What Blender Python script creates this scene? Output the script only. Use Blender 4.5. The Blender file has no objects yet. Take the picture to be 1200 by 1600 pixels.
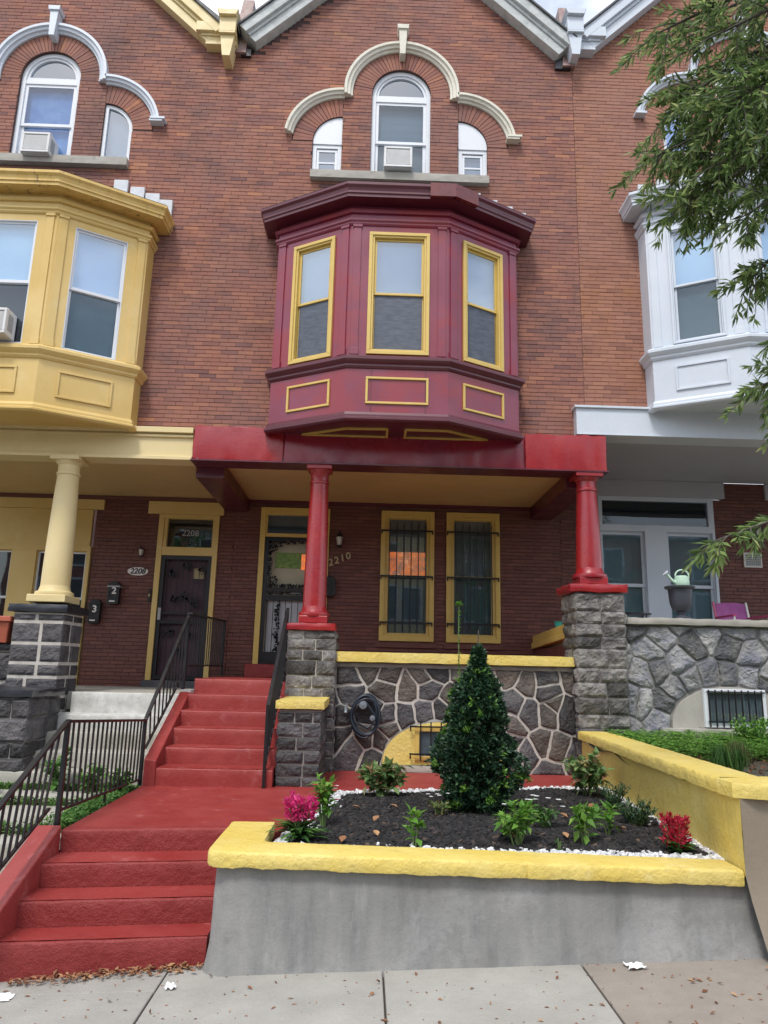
import bpy, bmesh, math, random
from math import sin, cos, pi, radians, sqrt, atan2, floor
from mathutils import Vector, Matrix, noise
import numpy as np

random.seed(7)
S = bpy.context.scene
COL = S.collection

# ------------------------------------------------------------------ camera
EYE = 1.75
def make_camera():
    p, r, y, f = 0.21327, 0.02336, 0.0215, 1126.0
    cy, sy, cp, sp, cr, sr = cos(y), sin(y), cos(p), sin(p), cos(r), sin(r)
    fwd = Vector((sy*cp, cy*cp, sp)); right = Vector((cy, -sy, 0)); up = right.cross(fwd)
    rr = cr*right + sr*up; uu = -sr*right + cr*up
    cam = bpy.data.cameras.new('camera'); o = bpy.data.objects.new('camera', cam); COL.objects.link(o)
    cam.sensor_fit = 'VERTICAL'; cam.sensor_height = 24.0; cam.lens = f/1600*24.0
    cam.clip_start = 0.05; cam.clip_end = 600
    m = Matrix((rr, uu, -fwd)).transposed().to_4x4(); m.translation = Vector((0, 0, EYE))
    o.matrix_world = m; S.camera = o
make_camera()

# ------------------------------------------------------------------ sky, sun, exposure
SUN_EL, SUN_AZ = 58.0, 200.0          # azimuth measured from +Y clockwise: behind the camera
W = bpy.data.worlds.new('World'); S.world = W; W.use_nodes = True
nt = W.node_tree; nt.nodes.clear()
wo = nt.nodes.new('ShaderNodeOutputWorld'); bg = nt.nodes.new('ShaderNodeBackground')
sky = nt.nodes.new('ShaderNodeTexSky'); sky.sky_type = 'NISHITA'; sky.sun_disc = False
sky.sun_elevation = radians(SUN_EL); sky.sun_rotation = radians(SUN_AZ)
sky.air_density = 1.2; sky.dust_density = 3.0; sky.ozone_density = 1.0
tc = nt.nodes.new('ShaderNodeTexCoord'); mp = nt.nodes.new('ShaderNodeMapping'); mp.inputs['Scale'].default_value = (1, 1, 2.2)
cl = nt.nodes.new('ShaderNodeTexNoise'); cl.inputs['Scale'].default_value = 1.9; cl.inputs['Detail'].default_value = 7; cl.inputs['Roughness'].default_value = .55
rp = nt.nodes.new('ShaderNodeValToRGB'); rp.color_ramp.elements[0].position = .40; rp.color_ramp.elements[0].color = (.10, .10, .10, 1)
rp.color_ramp.elements[1].position = .60; rp.color_ramp.elements[1].color = (1, 1, 1, 1)
mx = nt.nodes.new('ShaderNodeMix'); mx.data_type = 'RGBA'
mx.inputs['B'].default_value = (10.2, 10.8, 11.8, 1)
nt.links.new(tc.outputs['Generated'], mp.inputs['Vector']); nt.links.new(mp.outputs[0], cl.inputs['Vector'])
nt.links.new(cl.outputs['Fac'], rp.inputs[0]); nt.links.new(rp.outputs[0], mx.inputs['Factor'])
nt.links.new(sky.outputs[0], mx.inputs['A']); nt.links.new(mx.outputs['Result'], bg.inputs[0])
bg.inputs[1].default_value = 0.10
nt.links.new(bg.outputs[0], wo.inputs[0])
sl = bpy.data.lights.new('sun', 'SUN'); sl.energy = 1.5; sl.angle = radians(12); sl.color = (1, .96, .9)
so = bpy.data.objects.new('sun', sl); COL.objects.link(so)
az = radians(SUN_AZ); el = radians(SUN_EL)
sdir = Vector((sin(az)*cos(el), cos(az)*cos(el), sin(el)))
so.rotation_euler = (-sdir).to_track_quat('-Z', 'Y').to_euler(); so.location = (0, 0, 30)
S.view_settings.view_transform = 'Standard'; S.view_settings.look = 'None'
S.view_settings.exposure = 0.68; S.view_settings.gamma = 1.0; S.view_settings.use_curve_mapping = False
S.render.engine = 'CYCLES'

# ------------------------------------------------------------------ materials
MATS = {}
def mat(name, c, rough=.7, c2=None, ns=3.0, n2=None, bump=.0, bs=60., spec=.5, tint=0., dirt=None, coat=0, ramp=None, stretch=None, bdist=.01, metal=0., bump2=0, bs2=8.):
    """c base colour, c2 second colour mixed by noise of scale ns, dirt=(colour, scale, lo, hi), tint=strength of the per-piece variation"""
    m = bpy.data.materials.new(name); m.use_nodes = True; n = m.node_tree.nodes; l = m.node_tree.links
    b = n['Principled BSDF']; b.inputs['Roughness'].default_value = rough; b.inputs['Specular IOR Level'].default_value = spec
    b.inputs['Metallic'].default_value = metal
    if coat: b.inputs['Coat Weight'].default_value = coat; b.inputs['Coat Roughness'].default_value = .25
    g = n.new('ShaderNodeNewGeometry'); pos = g.outputs['Position']
    if stretch:
        mpp = n.new('ShaderNodeMapping'); mpp.inputs['Scale'].default_value = stretch; l.new(pos, mpp.inputs[0]); spos = mpp.outputs[0]
    else: spos = pos
    def nz(scale, detail=5, p=pos, rg=.6):
        t = n.new('ShaderNodeTexNoise'); t.inputs['Scale'].default_value = scale; t.inputs['Detail'].default_value = detail
        t.inputs['Roughness'].default_value = rg; l.new(p, t.inputs['Vector']); return t.outputs['Fac']
    def rng(x, lo, hi, a=0., bb=1.):
        r = n.new('ShaderNodeMapRange'); r.inputs[1].default_value = lo; r.inputs[2].default_value = hi
        r.inputs[3].default_value = a; r.inputs[4].default_value = bb; l.new(x, r.inputs[0]); return r.outputs[0]
    def mix(f, A, B, mode='MIX'):
        x = n.new('ShaderNodeMix'); x.data_type = 'RGBA'; x.blend_type = mode
        for s, v in ((x.inputs['Factor'], f), (x.inputs['A'], A), (x.inputs['B'], B)):
            if isinstance(v, (tuple, list)): s.default_value = (*v[:3], 1)
            elif isinstance(v, (int, float)): s.default_value = v
            else: l.new(v, s)
        return x.outputs['Result']
    if ramp:
        at = n.new('ShaderNodeAttribute'); at.attribute_name = 'tint'
        cr = n.new('ShaderNodeValToRGB'); els = cr.color_ramp.elements
        while len(els) < len(ramp): els.new(.5)
        for e, (pp, cc) in zip(els, ramp): e.position = pp; e.color = (*cc, 1)
        l.new(at.outputs['Fac'], cr.inputs[0]); out = cr.outputs[0]
        if c2: out = mix(rng(nz(ns, 5, spos), .4, .68, 0, .75), out, c2)
    else:
        out = c
        if c2: out = mix(rng(nz(ns, 6, spos), .35, .65), c, c2)
        if tint:
            at = n.new('ShaderNodeAttribute'); at.attribute_name = 'tint'
            v = rng(at.outputs['Fac'], 0, 1, 1-tint, 1+tint)
            hs = n.new('ShaderNodeVectorMath'); hs.operation = 'SCALE'
            if isinstance(out, tuple): hs.inputs[0].default_value = out[:3]
            else: l.new(out, hs.inputs[0])
            l.new(v, hs.inputs['Scale']); out = hs.outputs[0]
    ds = dirt if isinstance(dirt, list) else ([dirt] if dirt else [])
    for dc, dsc, lo, hi, *amt in ds:
        out = mix(rng(nz(dsc, 8, spos if len(amt) > 1 else pos, .68), lo, hi, 0, amt[0] if amt else 1), out, dc)
    # fine grain everywhere
    fg = rng(nz(170, 3), .3, .7, .93, 1.07)
    vm = n.new('ShaderNodeVectorMath'); vm.operation = 'SCALE'
    if isinstance(out, tuple): vm.inputs[0].default_value = out[:3]
    else: l.new(out, vm.inputs[0])
    l.new(fg, vm.inputs['Scale']); out = vm.outputs[0]
    l.new(out, b.inputs['Base Color'])
    if bump or bump2:
        prev = None
        for st, sc, dd in ((bump, bs, bdist), (bump2, bs2, .03)):
            if not st: continue
            bp = n.new('ShaderNodeBump'); bp.inputs['Strength'].default_value = st; bp.inputs['Distance'].default_value = dd
            l.new(nz(sc, 5), bp.inputs['Height'])
            if prev: l.new(prev, bp.inputs['Normal'])
            prev = bp.outputs[0]
        l.new(prev, b.inputs['Normal'])
    rv = rng(nz(ns*2.3 if ns < 30 else 9, 4), .3, .7, max(.02, rough-.08), min(1, rough+.08)); l.new(rv, b.inputs['Roughness'])
    MATS[name] = m; return m

def glass(name, tintc=(.9, .95, 1), refl=.16):
    m = bpy.data.materials.new(name); m.use_nodes = True; n = m.node_tree.nodes; l = m.node_tree.links; n.clear()
    o = n.new('ShaderNodeOutputMaterial'); t = n.new('ShaderNodeBsdfTransparent'); t.inputs[0].default_value = (*tintc, 1)
    g = n.new('ShaderNodeBsdfGlossy'); g.inputs['Roughness'].default_value = .02; g.inputs[0].default_value = (.86, .93, 1, 1)
    lw = n.new('ShaderNodeFresnel'); lw.inputs[0].default_value = 1.5
    mr = n.new('ShaderNodeMapRange'); mr.inputs[1].default_value = .03; mr.inputs[2].default_value = 1; mr.inputs[3].default_value = refl; mr.inputs[4].default_value = 1
    nz = n.new('ShaderNodeTexNoise'); nz.inputs['Scale'].default_value = 1.6; gg = n.new('ShaderNodeNewGeometry'); l.new(gg.outputs['Position'], nz.inputs['Vector'])
    bp = n.new('ShaderNodeBump'); bp.inputs['Strength'].default_value = .05; bp.inputs['Distance'].default_value = .02; l.new(nz.outputs['Fac'], bp.inputs['Height'])
    l.new(bp.outputs[0], g.inputs['Normal'])
    x = n.new('ShaderNodeMixShader'); l.new(lw.outputs[0], mr.inputs[0]); 
    bk = n.new('ShaderNodeMath'); bk.operation = 'SUBTRACT'; bk.inputs[0].default_value = 1; l.new(gg.outputs['Backfacing'], bk.inputs[1])
    mu = n.new('ShaderNodeMath'); mu.operation = 'MULTIPLY'; l.new(mr.outputs[0], mu.inputs[0]); l.new(bk.outputs[0], mu.inputs[1]); l.new(mu.outputs[0], x.inputs[0])
    l.new(t.outputs[0], x.inputs[1]); l.new(g.outputs[0], x.inputs[2]); l.new(x.outputs[0], o.inputs[0]); MATS[name] = m; return m

BR = lambda: [(0, (.17, .078, .072)), (.16, (.245, .103, .082)), (.5, (.30, .126, .088)), (.8, (.335, .145, .097)), (1, (.41, .18, .10))]
mat('brick_red', None, .85, c2=(.235, .115, .10), ns=1.3, ramp=BR(), bump=.35, bs=90, bdist=.004, stretch=(1, 1, .45), dirt=[((.15, .085, .072), 3.2, .50, .70, .55), ((.10, .062, .06), .55, .52, .70, .6), ((.06, .038, .042), .8, .60, .80, .6), ((.36, .13, .055), 1.4, .60, .75, .4), ((.06, .04, .045), 2.2, .60, .80, .55, 1), ((.38, .25, .20), 22, .69, .78, .45)])
mat('brick_orange', None, .85, c2=(.29, .145, .115), ns=.9, ramp=[(0, (.22, .095, .07)), (.3, (.29, .132, .09)), (.7, (.33, .152, .10)), (1, (.37, .175, .115))], bump=.3, bs=90, bdist=.004, stretch=(1, 1, .5), dirt=[((.11, .055, .055), 1.9, .58, .8, .55), ((.34, .145, .05), 1.1, .52, .72, .55), ((.36, .22, .17), 3.0, .60, .78, .3, 1)])
mat('mortar_dark', (.10, .055, .05), .95, c2=(.055, .033, .035), ns=4)
mat('mortar_orange', (.25, .13, .095), .95, c2=(.20, .10, .075), ns=4)
mat('brick_brown', None, .6, ramp=[(0, (.105, .036, .028)), (.5, (.135, .046, .034)), (1, (.17, .060, .042))], bump=.3, bs=70, bdist=.004, dirt=((.19, .10, .075), 3.1, .66, .8, .6))
mat('mortar_brown', (.055, .02, .016), .8)
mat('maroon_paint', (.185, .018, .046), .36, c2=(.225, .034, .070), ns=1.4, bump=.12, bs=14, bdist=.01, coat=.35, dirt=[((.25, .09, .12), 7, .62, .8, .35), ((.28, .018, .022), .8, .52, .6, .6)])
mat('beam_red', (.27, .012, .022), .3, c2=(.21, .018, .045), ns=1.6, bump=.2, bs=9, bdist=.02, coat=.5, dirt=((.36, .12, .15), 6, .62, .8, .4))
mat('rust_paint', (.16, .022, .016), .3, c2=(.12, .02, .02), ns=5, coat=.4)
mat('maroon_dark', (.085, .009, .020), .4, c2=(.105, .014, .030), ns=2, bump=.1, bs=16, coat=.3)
mat('red_gloss', (.33, .010, .011), .30, c2=(.28, .012, .022), ns=2.5, bump=.22, bs=9, bdist=.02, coat=.5, dirt=((.50, .16, .17), 5, .66, .82, .35), bump2=.15, bs2=60)
mat('red_floor', (.25, .024, .021), .52, c2=(.305, .045, .040), ns=1.8, bump=.35, bs=22, bdist=.012, dirt=[((.46, .17, .17), 5.5, .58, .72, .5), ((.19, .018, .024), 2.6, .56, .72, .6), ((.52, .36, .34), 26, .71, .75, .55)], bump2=.2, bs2=120)
mat('red_riser', (.215, .020, .019), .6, c2=(.26, .032, .030), ns=3, bump=.75, bs=20, bdist=.016, dirt=[((.42, .14, .14), 11, .64, .76, .45), ((.13, .012, .016), 3, .56, .72, .6), ((.50, .32, .30), 34, .72, .75, .5)], bump2=.3, bs2=110)
mat('yellow_paint', (.66, .50, .11), .5, c2=(.71, .57, .18), ns=2.4, bump=.6, bs=34, bdist=.012, bump2=.5, bs2=11, dirt=[((.50, .37, .10), 6, .58, .76, .55), ((.30, .24, .12), 30, .71, .77, .6), ((.75, .66, .34), 4, .6, .7, .5)])
mat('yellow_trim', (.64, .46, .125), .42, c2=(.60, .42, .11), ns=6, bump=.08, bs=40, coat=.2)
mat('ochre_paint', (.58, .395, .115), .5, c2=(.68, .50, .20), ns=.8, bump=.15, bs=20, dirt=[((.12, .085, .04), 8, .68, .80, .8), ((.70, .58, .32), 2.5, .58, .72, .5)])
mat('ochre_dirty', (.60, .40, .11), .5, c2=(.66, .46, .16), ns=1.5, stretch=(5, 5, .5), bump=.2, bs=20, dirt=[((.07, .05, .03), 2.6, .56, .70, .8, 1), ((.12, .085, .04), 9, .62, .78, .7)])
mat('cream_paint', (.66, .53, .26), .5, c2=(.70, .58, .32), ns=2, bump=.12, bs=20, dirt=((.3, .24, .15), 10, .66, .8, .6))
mat('tan_ceiling', (.56, .40, .18), .6, c2=(.50, .36, .16), ns=1.5)
mat('white_paint', (.60, .65, .72), .45, c2=(.54, .60, .68), ns=2, bump=.08, bs=20, dirt=((.30, .30, .30), 9, .68, .82, .6))
mat('white_vinyl', (.68, .71, .76), .4, dirt=((.45, .45, .44), 8, .62, .8, .35))
mat('grey_ceiling', (.42, .43, .47), .6, c2=(.38, .39, .43), ns=1)
mat('old_wood', (.56, .59, .59), .8, c2=(.42, .45, .45), ns=7, stretch=(1, 1, 1), bump=.5, bs=30, dirt=((.13, .12, .11), 16, .60, .74, .8))
mat('cream_stone', (.70, .68, .60), .75, c2=(.62, .59, .50), ns=5, bump=.2, bs=40, dirt=((.28, .16, .09), 9, .60, .76, .75))
mat('limestone', (.40, .38, .34), .85, c2=(.33, .31, .28), ns=4, bump=.3, bs=50, dirt=((.16, .14, .12), 6, .6, .75, .7))
mat('slate', (.06, .065, .07), .6, c2=(.10, .10, .11), ns=6, bump=.3, bs=20)
mat('flashing', (.62, .64, .68), .5, c2=(.5, .52, .55), ns=9)
mat('rust_metal', (.22, .12, .11), .6, c2=(.35, .27, .25), ns=9, dirt=((.55, .33, .12), 12, .6, .7, .8))
mat('concrete_wall', (.27, .268, .255), .8, c2=(.19, .195, .195), ns=2.2, bump=.6, bs=13, bdist=.012, stretch=(2.6, 2.6, .55), dirt=[((.13, .125, .115), 2.2, .56, .74, .55, 1), ((.42, .42, .42), 3.4, .60, .74, .5, 1), ((.37, .37, .375), 1.6, .50, .62, .7), ((.125, .12, .11), 3.2, .55, .70, .65), ((.12, .11, .10), 28, .70, .8, .4)], bump2=.12, bs2=120)
mat('tan_concrete', (.26, .22, .165), .8, c2=(.28, .24, .19), ns=2.5, bump=.3, bs=20, dirt=((.14, .12, .10), 2.5, .64, .8, .5))
mat('sidewalk_grey', (.37, .358, .328), .85, c2=(.30, .29, .265), ns=2.2, tint=.06, bump=.6, bs=45, bdist=.008, dirt=[((.10, .09, .08), 62, .71, .75, .75), ((.24, .235, .22), 4, .58, .72, .4), ((.27, .255, .23), 1.1, .58, .78, .45), ((.18, .16, .13), 38, .68, .76, .7), ((.30, .28, .25), 9, .62, .75, .4)])
mat('sidewalk_brown', (.30, .265, .23), .9, c2=(.25, .22, .19), ns=4, bump=.6, bs=70, bdist=.006, dirt=[((.22, .17, .13), 40, .60, .70, .8), ((.50, .45, .40), 55, .66, .74, .7), ((.25, .19, .15), 2.1, .56, .72, .5)])
mat('joint_dirt', (.09, .075, .06), .95)
mat('old_concrete', (.40, .385, .34), .9, c2=(.33, .32, .28), ns=3, bump=.5, bs=35, bdist=.008, dirt=[((.13, .15, .08), 3, .55, .72, .7), ((.20, .19, .17), 14, .60, .72, .5)])
mat('whitewash', (.58, .58, .56), .9, c2=(.42, .42, .39), ns=9, bump=.5, bs=40, dirt=((.18, .18, .15), 14, .6, .75, .6))
mat('stone_dark', (.036, .035, .040), .55, c2=(.080, .074, .077), ns=7, tint=.6, bump=1, bs=28, bdist=.02, bump2=.6, bs2=9, dirt=((.15, .14, .135), 17, .6, .75, .5))
mat('stone_warm', (.062, .055, .052), .55, c2=(.105, .085, .07), ns=7, tint=.45, bump=1, bs=28, bdist=.02, bump2=.6, bs2=9, dirt=((.22, .17, .12), 12, .62, .75, .5))
mat('stone_grey', (.075, .070, .072), .75, c2=(.21, .20, .185), ns=9, tint=.6, bump=1, bs=26, bdist=.03, bump2=.9, bs2=9, dirt=((.36, .345, .31), 10, .60, .72, .6))
mat('stone_pier', (.075, .070, .072), .7, c2=(.20, .19, .18), ns=11, tint=.7, bump=1, bs=26, bdist=.025, bump2=.7, bs2=10, dirt=((.34, .33, .30), 8, .62, .72, .55))
mat('stone_light', (.135, .14, .17), .75, c2=(.27, .265, .26), ns=6, tint=.5, bump=1, bs=22, bdist=.03, bump2=1, bs2=7, dirt=[((.20, .16, .13), 5, .58, .72, .6), ((.40, .40, .40), 12, .62, .74, .6)])
mat('mortar_pale', (.52, .49, .45), .9, c2=(.40, .375, .34), ns=8, bump=.4, bs=40, dirt=((.52, .36, .24), 1.6, .58, .7, .5))
mat('mortar_grey', (.27, .26, .25), .9, c2=(.19, .185, .175), ns=7, bump=.4, bs=40)
mat('black_paint', (.012, .014, .022), .35, c2=(.02, .022, .03), ns=6, bump=.5, bs=30, coat=.3)
mat('black_iron', (.010, .010, .012), .38, bump=.1, bs=60)
mat('black_plastic', (.012, .012, .014), .3)
mat('hose_rubber', (.016, .022, .034), .35, bump=.1, bs=80)
mat('gunmetal', (.20, .23, .26), .35, metal=.3)
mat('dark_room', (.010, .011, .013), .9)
mat('screen_mesh', (.060, .072, .10), .6, c2=(.105, .125, .165), ns=9, stretch=(1, 1, 5), dirt=((.16, .19, .24), 60, .60, .72, .5))  # pale ripples and speckle paint in the moire and sky reflection, not dirt
mat('blind_white', (.66, .72, .78), .6)
mat('curtain_blue', (.13, .27, .62), .8, c2=(.26, .42, .74), ns=5)
mat('curtain_grey', (.25, .25, .235), .8, c2=(.20, .205, .20), ns=6)
mat('curtain_teal', (.50, .68, .72), .8, c2=(.54, .71, .74), ns=3)
mat('curtain_slats', (.20, .25, .29), .7, c2=(.15, .19, .22), ns=3, stretch=(.3, .3, 14))
mat('curtain_dim', (.10, .14, .145), .8, c2=(.12, .165, .165), ns=5)
mat('curtain_sage', (.26, .34, .33), .8, c2=(.21, .28, .28), ns=2.5)
mat('curtain_orange', (.75, .16, .03), .7, c2=(.16, .09, .07), ns=9, dirt=((.9, .42, .2), 6, .6, .7, .8))  # paler patches are part of the imitated orange reflection, not dirt
o_ = MATS['curtain_orange'].node_tree; b_ = o_.nodes['Principled BSDF']; o_.links.new(b_.inputs['Base Color'].links[0].from_socket, b_.inputs['Emission Color']); b_.inputs['Emission Strength'].default_value = .7  # emission put in to imitate an orange reflection; no lamp behind it
mat('door_cream', (.45, .42, .30), .6, c2=(.38, .35, .26), ns=3)
mat('door_white', (.50, .53, .56), .6)
mat('door_green', (.10, .22, .05), .6, c2=(.25, .36, .10), ns=18)
mat('door_purple', (.05, .022, .035), .6, c2=(.08, .035, .05), ns=4)
mat('brass', (.42, .33, .18), .4)
mat('sign_white', (.72, .68, .64), .5)
mat('sign_grey', (.36, .36, .36), .6)
mat('terracotta', (.36, .085, .05), .5, c2=(.42, .11, .06), ns=5)
mat('urn_grey', (.045, .052, .07), .45, c2=(.06, .066, .085), ns=8)
mat('can_green', (.46, .66, .52), .45, c2=(.5, .7, .56), ns=5)
mat('chair_purple', (.17, .03, .15), .7, c2=(.22, .05, .19), ns=9)
mat('chair_pink', (.30, .03, .10), .5)
mat('chair_metal', (.5, .5, .5), .4)
mat('tub_teal', (.03, .30, .26), .4)
mat('ac_white', (.70, .71, .72), .45, c2=(.62, .62, .61), ns=4, dirt=((.3, .28, .24), 8, .65, .8, .6))
mat('ac_grille', (.30, .31, .33), .5)
mat('lamp_glass', (.55, .52, .45), .3)
mat('soil', (.016, .014, .013), .95, c2=(.028, .024, .022), ns=30, bump=.8, bs=60, bdist=.01)
mat('mulch_chip', None, .8, ramp=[(0, (.005, .005, .006)), (.5, (.015, .014, .015)), (.93, (.030, .027, .028)), (.98, (.06, .042, .035)), (1, (.12, .08, .055))])
mat('gravel_white', None, .6, ramp=[(0, (.48, .49, .50)), (.6, (.70, .71, .73)), (1, (.84, .85, .87))], bump=.3, bs=80)
mat('earth', (.10, .085, .06), .95, c2=(.16, .14, .10), ns=6, bump=.8, bs=30, dirt=((.07, .10, .035), 3, .5, .65, .7))
mat('asphalt', (.05, .05, .052), .9, c2=(.065, .065, .065), ns=5, bump=.5, bs=120)
mat('paper_white', (.78, .79, .80), .7)
mat('dry_leaf', None, .75, ramp=[(0, (.10, .04, .02)), (.5, (.25, .11, .05)), (1, (.42, .24, .12))])
def leafmat(name, ramp, rough=.45, trans=.25):
    m = mat(name, None, rough, ramp=ramp, spec=.35)
    n = m.node_tree.nodes; l = m.node_tree.links; b = n['Principled BSDF']; o = n['Material Output']
    tr = n.new('ShaderNodeBsdfTranslucent'); src = b.inputs['Base Color'].links[0].from_socket; l.new(src, tr.inputs[0])
    x = n.new('ShaderNodeMixShader'); x.inputs[0].default_value = trans; l.new(b.outputs[0], x.inputs[1]); l.new(tr.outputs[0], x.inputs[2]); l.new(x.outputs[0], o.inputs[0])
leafmat('leaf_oak', [(0, (.07, .12, .04)), (.5, (.15, .24, .075)), (.85, (.26, .36, .12)), (1, (.42, .47, .20))], .42, .5)
leafmat('leaf_dark', [(0, (.010, .032, .018)), (.55, (.022, .062, .032)), (.85, (.045, .10, .05)), (1, (.075, .14, .055))], .4, .15)
leafmat('leaf_bright', [(0, (.08, .20, .03)), (.5, (.14, .32, .05)), (1, (.26, .45, .09))], .45, .35)
leafmat('leaf_mid', [(0, (.035, .10, .025)), (.5, (.065, .17, .035)), (1, (.15, .28, .07))], .45, .3)
leafmat('leaf_olive', [(0, (.07, .10, .03)), (.6, (.14, .19, .06)), (1, (.30, .20, .10))], .5, .3)
leafmat('leaf_hydrangea', [(0, (.08, .15, .05)), (.5, (.15, .27, .09)), (.8, (.24, .34, .13)), (.9, (.32, .24, .13)), (1, (.42, .20, .13))], .5, .3)
leafmat('grass_green', [(0, (.05, .12, .025)), (.5, (.10, .22, .04)), (1, (.22, .34, .09))], .5, .3)
leafmat('petal_pink', [(0, (.40, .01, .10)), (.5, (.62, .02, .18)), (1, (.78, .10, .32))], .6, .3)
leafmat('petal_red', [(0, (.30, .008, .02)), (.5, (.45, .015, .05)), (1, (.60, .06, .12))], .6, .3)
leafmat('petal_white', [(0, (.70, .72, .70)), (1, (.85, .86, .85))], .6, .2)
mat('bark', (.07, .06, .05), .9, c2=(.11, .10, .085), ns=12, bump=.8, bs=30)
mat('stem_green', (.10, .16, .05), .7)
glass('glass', (.78, .84, .88), .10); glass('glass_upper', (.80, .88, .97), .26); glass('glass_dim', (.62, .66, .68), .05)

# ------------------------------------------------------------------ mesh builder
class MB:
    def __init__(s): s.v = []; s.f = []; s.t = []; s.sm = []; s.ct = .5; s.T = None; s.cs = False
    def add(s, vs, fs, t=None):
        o = len(s.v)
        if s.T is not None: vs = [tuple(s.T @ Vector(v)) for v in vs]
        s.v.extend(vs); s.f.extend([tuple(i+o for i in f) for f in fs])
        tt = s.ct if t is None else t
        s.t.extend([tt]*len(fs)); s.sm.extend([s.cs]*len(fs)); return s
    def box(s, x0, x1, y0, y1, z0, z1, t=None):
        return s.add([(x0,y0,z0),(x1,y0,z0),(x1,y1,z0),(x0,y1,z0),(x0,y0,z1),(x1,y0,z1),(x1,y1,z1),(x0,y1,z1)],
              [(0,3,2,1),(4,5,6,7),(0,1,5,4),(1,2,6,5),(2,3,7,6),(3,0,4,7)], t)
    def hexa(s, b, t_, t=None):      # bottom 4 pts, top 4 pts (ccw from above)
        return s.add(list(b)+list(t_), [(0,3,2,1),(4,5,6,7),(0,1,5,4),(1,2,6,5),(2,3,7,6),(3,0,4,7)], t)
    def prism(s, poly, a0, a1, ax='y', t=None):
        n = len(poly)
        mk = {'y': lambda p, a: (p[0], a, p[1]), 'x': lambda p, a: (a, p[0], p[1]), 'z': lambda p, a: (p[0], p[1], a)}[ax]
        vs = [mk(p, a0) for p in poly]+[mk(p, a1) for p in poly]
        fs = [tuple(range(n))[::-1], tuple(range(n, 2*n))]+[(i, (i+1) % n, n+(i+1) % n, n+i) for i in range(n)]
        return s.add(vs, fs, t)
    def tube(s, pts, r, n=8, t=None, caps=True):
        pts = [Vector(p) for p in pts]; vs = []; fs = []; m = len(pts)
        rs = r if isinstance(r, (list, tuple)) else [r]*m
        up = None
        for i, p in enumerate(pts):
            d = (pts[min(i+1, m-1)]-pts[max(i-1, 0)]).normalized()
            if up is None: up = d.orthogonal().normalized()
            up = (up-d*up.dot(d)); up = up.normalized() if up.length > 1e-6 else d.orthogonal().normalized()
            w = d.cross(up)
            for k in range(n):
                a = 2*pi*k/n; vs.append(tuple(p+(up*cos(a)+w*sin(a))*rs[i]))
        for i in range(m-1):
            for k in range(n):
                fs.append((i*n+k, i*n+(k+1) % n, (i+1)*n+(k+1) % n, (i+1)*n+k))
        if caps: fs += [tuple(range(n))[::-1], tuple(range((m-1)*n, m*n))]
        return s.add(vs, fs, t)
    def lathe(s, prof, cx, cy, n=28, t=None):
        vs = []; fs = []; m = len(prof)
        for r, z in prof:
            for k in range(n):
                a = 2*pi*k/n; vs.append((cx+r*cos(a), cy+r*sin(a), z))
        for i in range(m-1):
            for k in range(n): fs.append((i*n+k, i*n+(k+1) % n, (i+1)*n+(k+1) % n, (i+1)*n+k))
        fs += [tuple(range(n))[::-1], tuple(range((m-1)*n, m*n))]
        return s.add(vs, fs, t)
    def bar(s, p, q, w, h=None, t=None):   # rectangular bar p->q
        p = Vector(p); q = Vector(q); d = (q-p).normalized(); h = h or w
        u = Vector((0, 0, 1)) if abs(d.z) < .9 else Vector((0, 1, 0))
        a = d.cross(u).normalized()*w/2; b = a.cross(d).normalized()*h/2
        vs = [tuple(o+k) for o in (p, q) for k in (-a-b, a-b, a+b, -a+b)]
        return s.add(vs, [(0,3,2,1),(4,5,6,7),(0,1,5,4),(1,2,6,5),(2,3,7,6),(3,0,4,7)], t)

ROOT = {}
def rootloc(o):
    while o.parent: o = o.parent
    return ROOT.get(o.name, Vector((0, 0, 0)))
def thing(name, label, cat, loc=(0, 0, 0), group=None):
    o = bpy.data.objects.new(name, None); COL.objects.link(o); o.location = loc; o.empty_display_size = .1
    ROOT[o.name] = Vector(loc); o['label'] = label; o['category'] = cat
    if group: o['group'] = group
    return o
def mesh_of(name, mb, m, loc=Vector((0, 0, 0)), fixn=True, smooth=None):
    me = bpy.data.meshes.new(name)
    v = np.array(mb.v, dtype=np.float64)-np.array(loc[:])
    me.from_pydata(v.tolist(), [], mb.f)
    a = me.attributes.new('tint', 'FLOAT', 'FACE'); a.data.foreach_set('value', mb.t)
    if fixn:
        bm = bmesh.new(); bm.from_mesh(me); bmesh.ops.recalc_face_normals(bm, faces=bm.faces); bm.to_mesh(me); bm.free()
    if smooth:
        me.polygons.foreach_set('use_smooth', [True]*len(me.polygons)); me.set_sharp_from_angle(angle=radians(smooth))
    me.materials.append(MATS[m]); return me
def part(name, mb, m, parent=None, label=None, bevel=0, smooth=None, kind=None, fixn=True, loc=None):
    L = rootloc(parent) if parent else Vector(loc or (0, 0, 0))
    me = mesh_of(name, mb, m, L, fixn, smooth)
    o = bpy.data.objects.new(name, me); COL.objects.link(o)
    if parent: o.parent = parent
    else: o.location = L; ROOT[o.name] = L
    if label: o['label'] = label
    if kind: o['kind'] = kind
    if bevel:
        b = o.modifiers.new('bevel', 'BEVEL'); b.width = bevel; b.segments = 2; b.limit_method = 'ANGLE'; b.angle_limit = radians(40); b.harden_normals = False
    return o
def single(name, mb, m, label, cat, loc=(0, 0, 0), group=None, **k):
    o = part(name, mb, m, None, loc=loc, **k); o['label'] = label; o['category'] = cat
    if group: o['group'] = group
    return o
def struct(name, mb, m, **k):
    return part(name, mb, m, None, kind='structure', **k)
def B(*a, **k): return MB().box(*a, **k)
R = random.uniform

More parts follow.
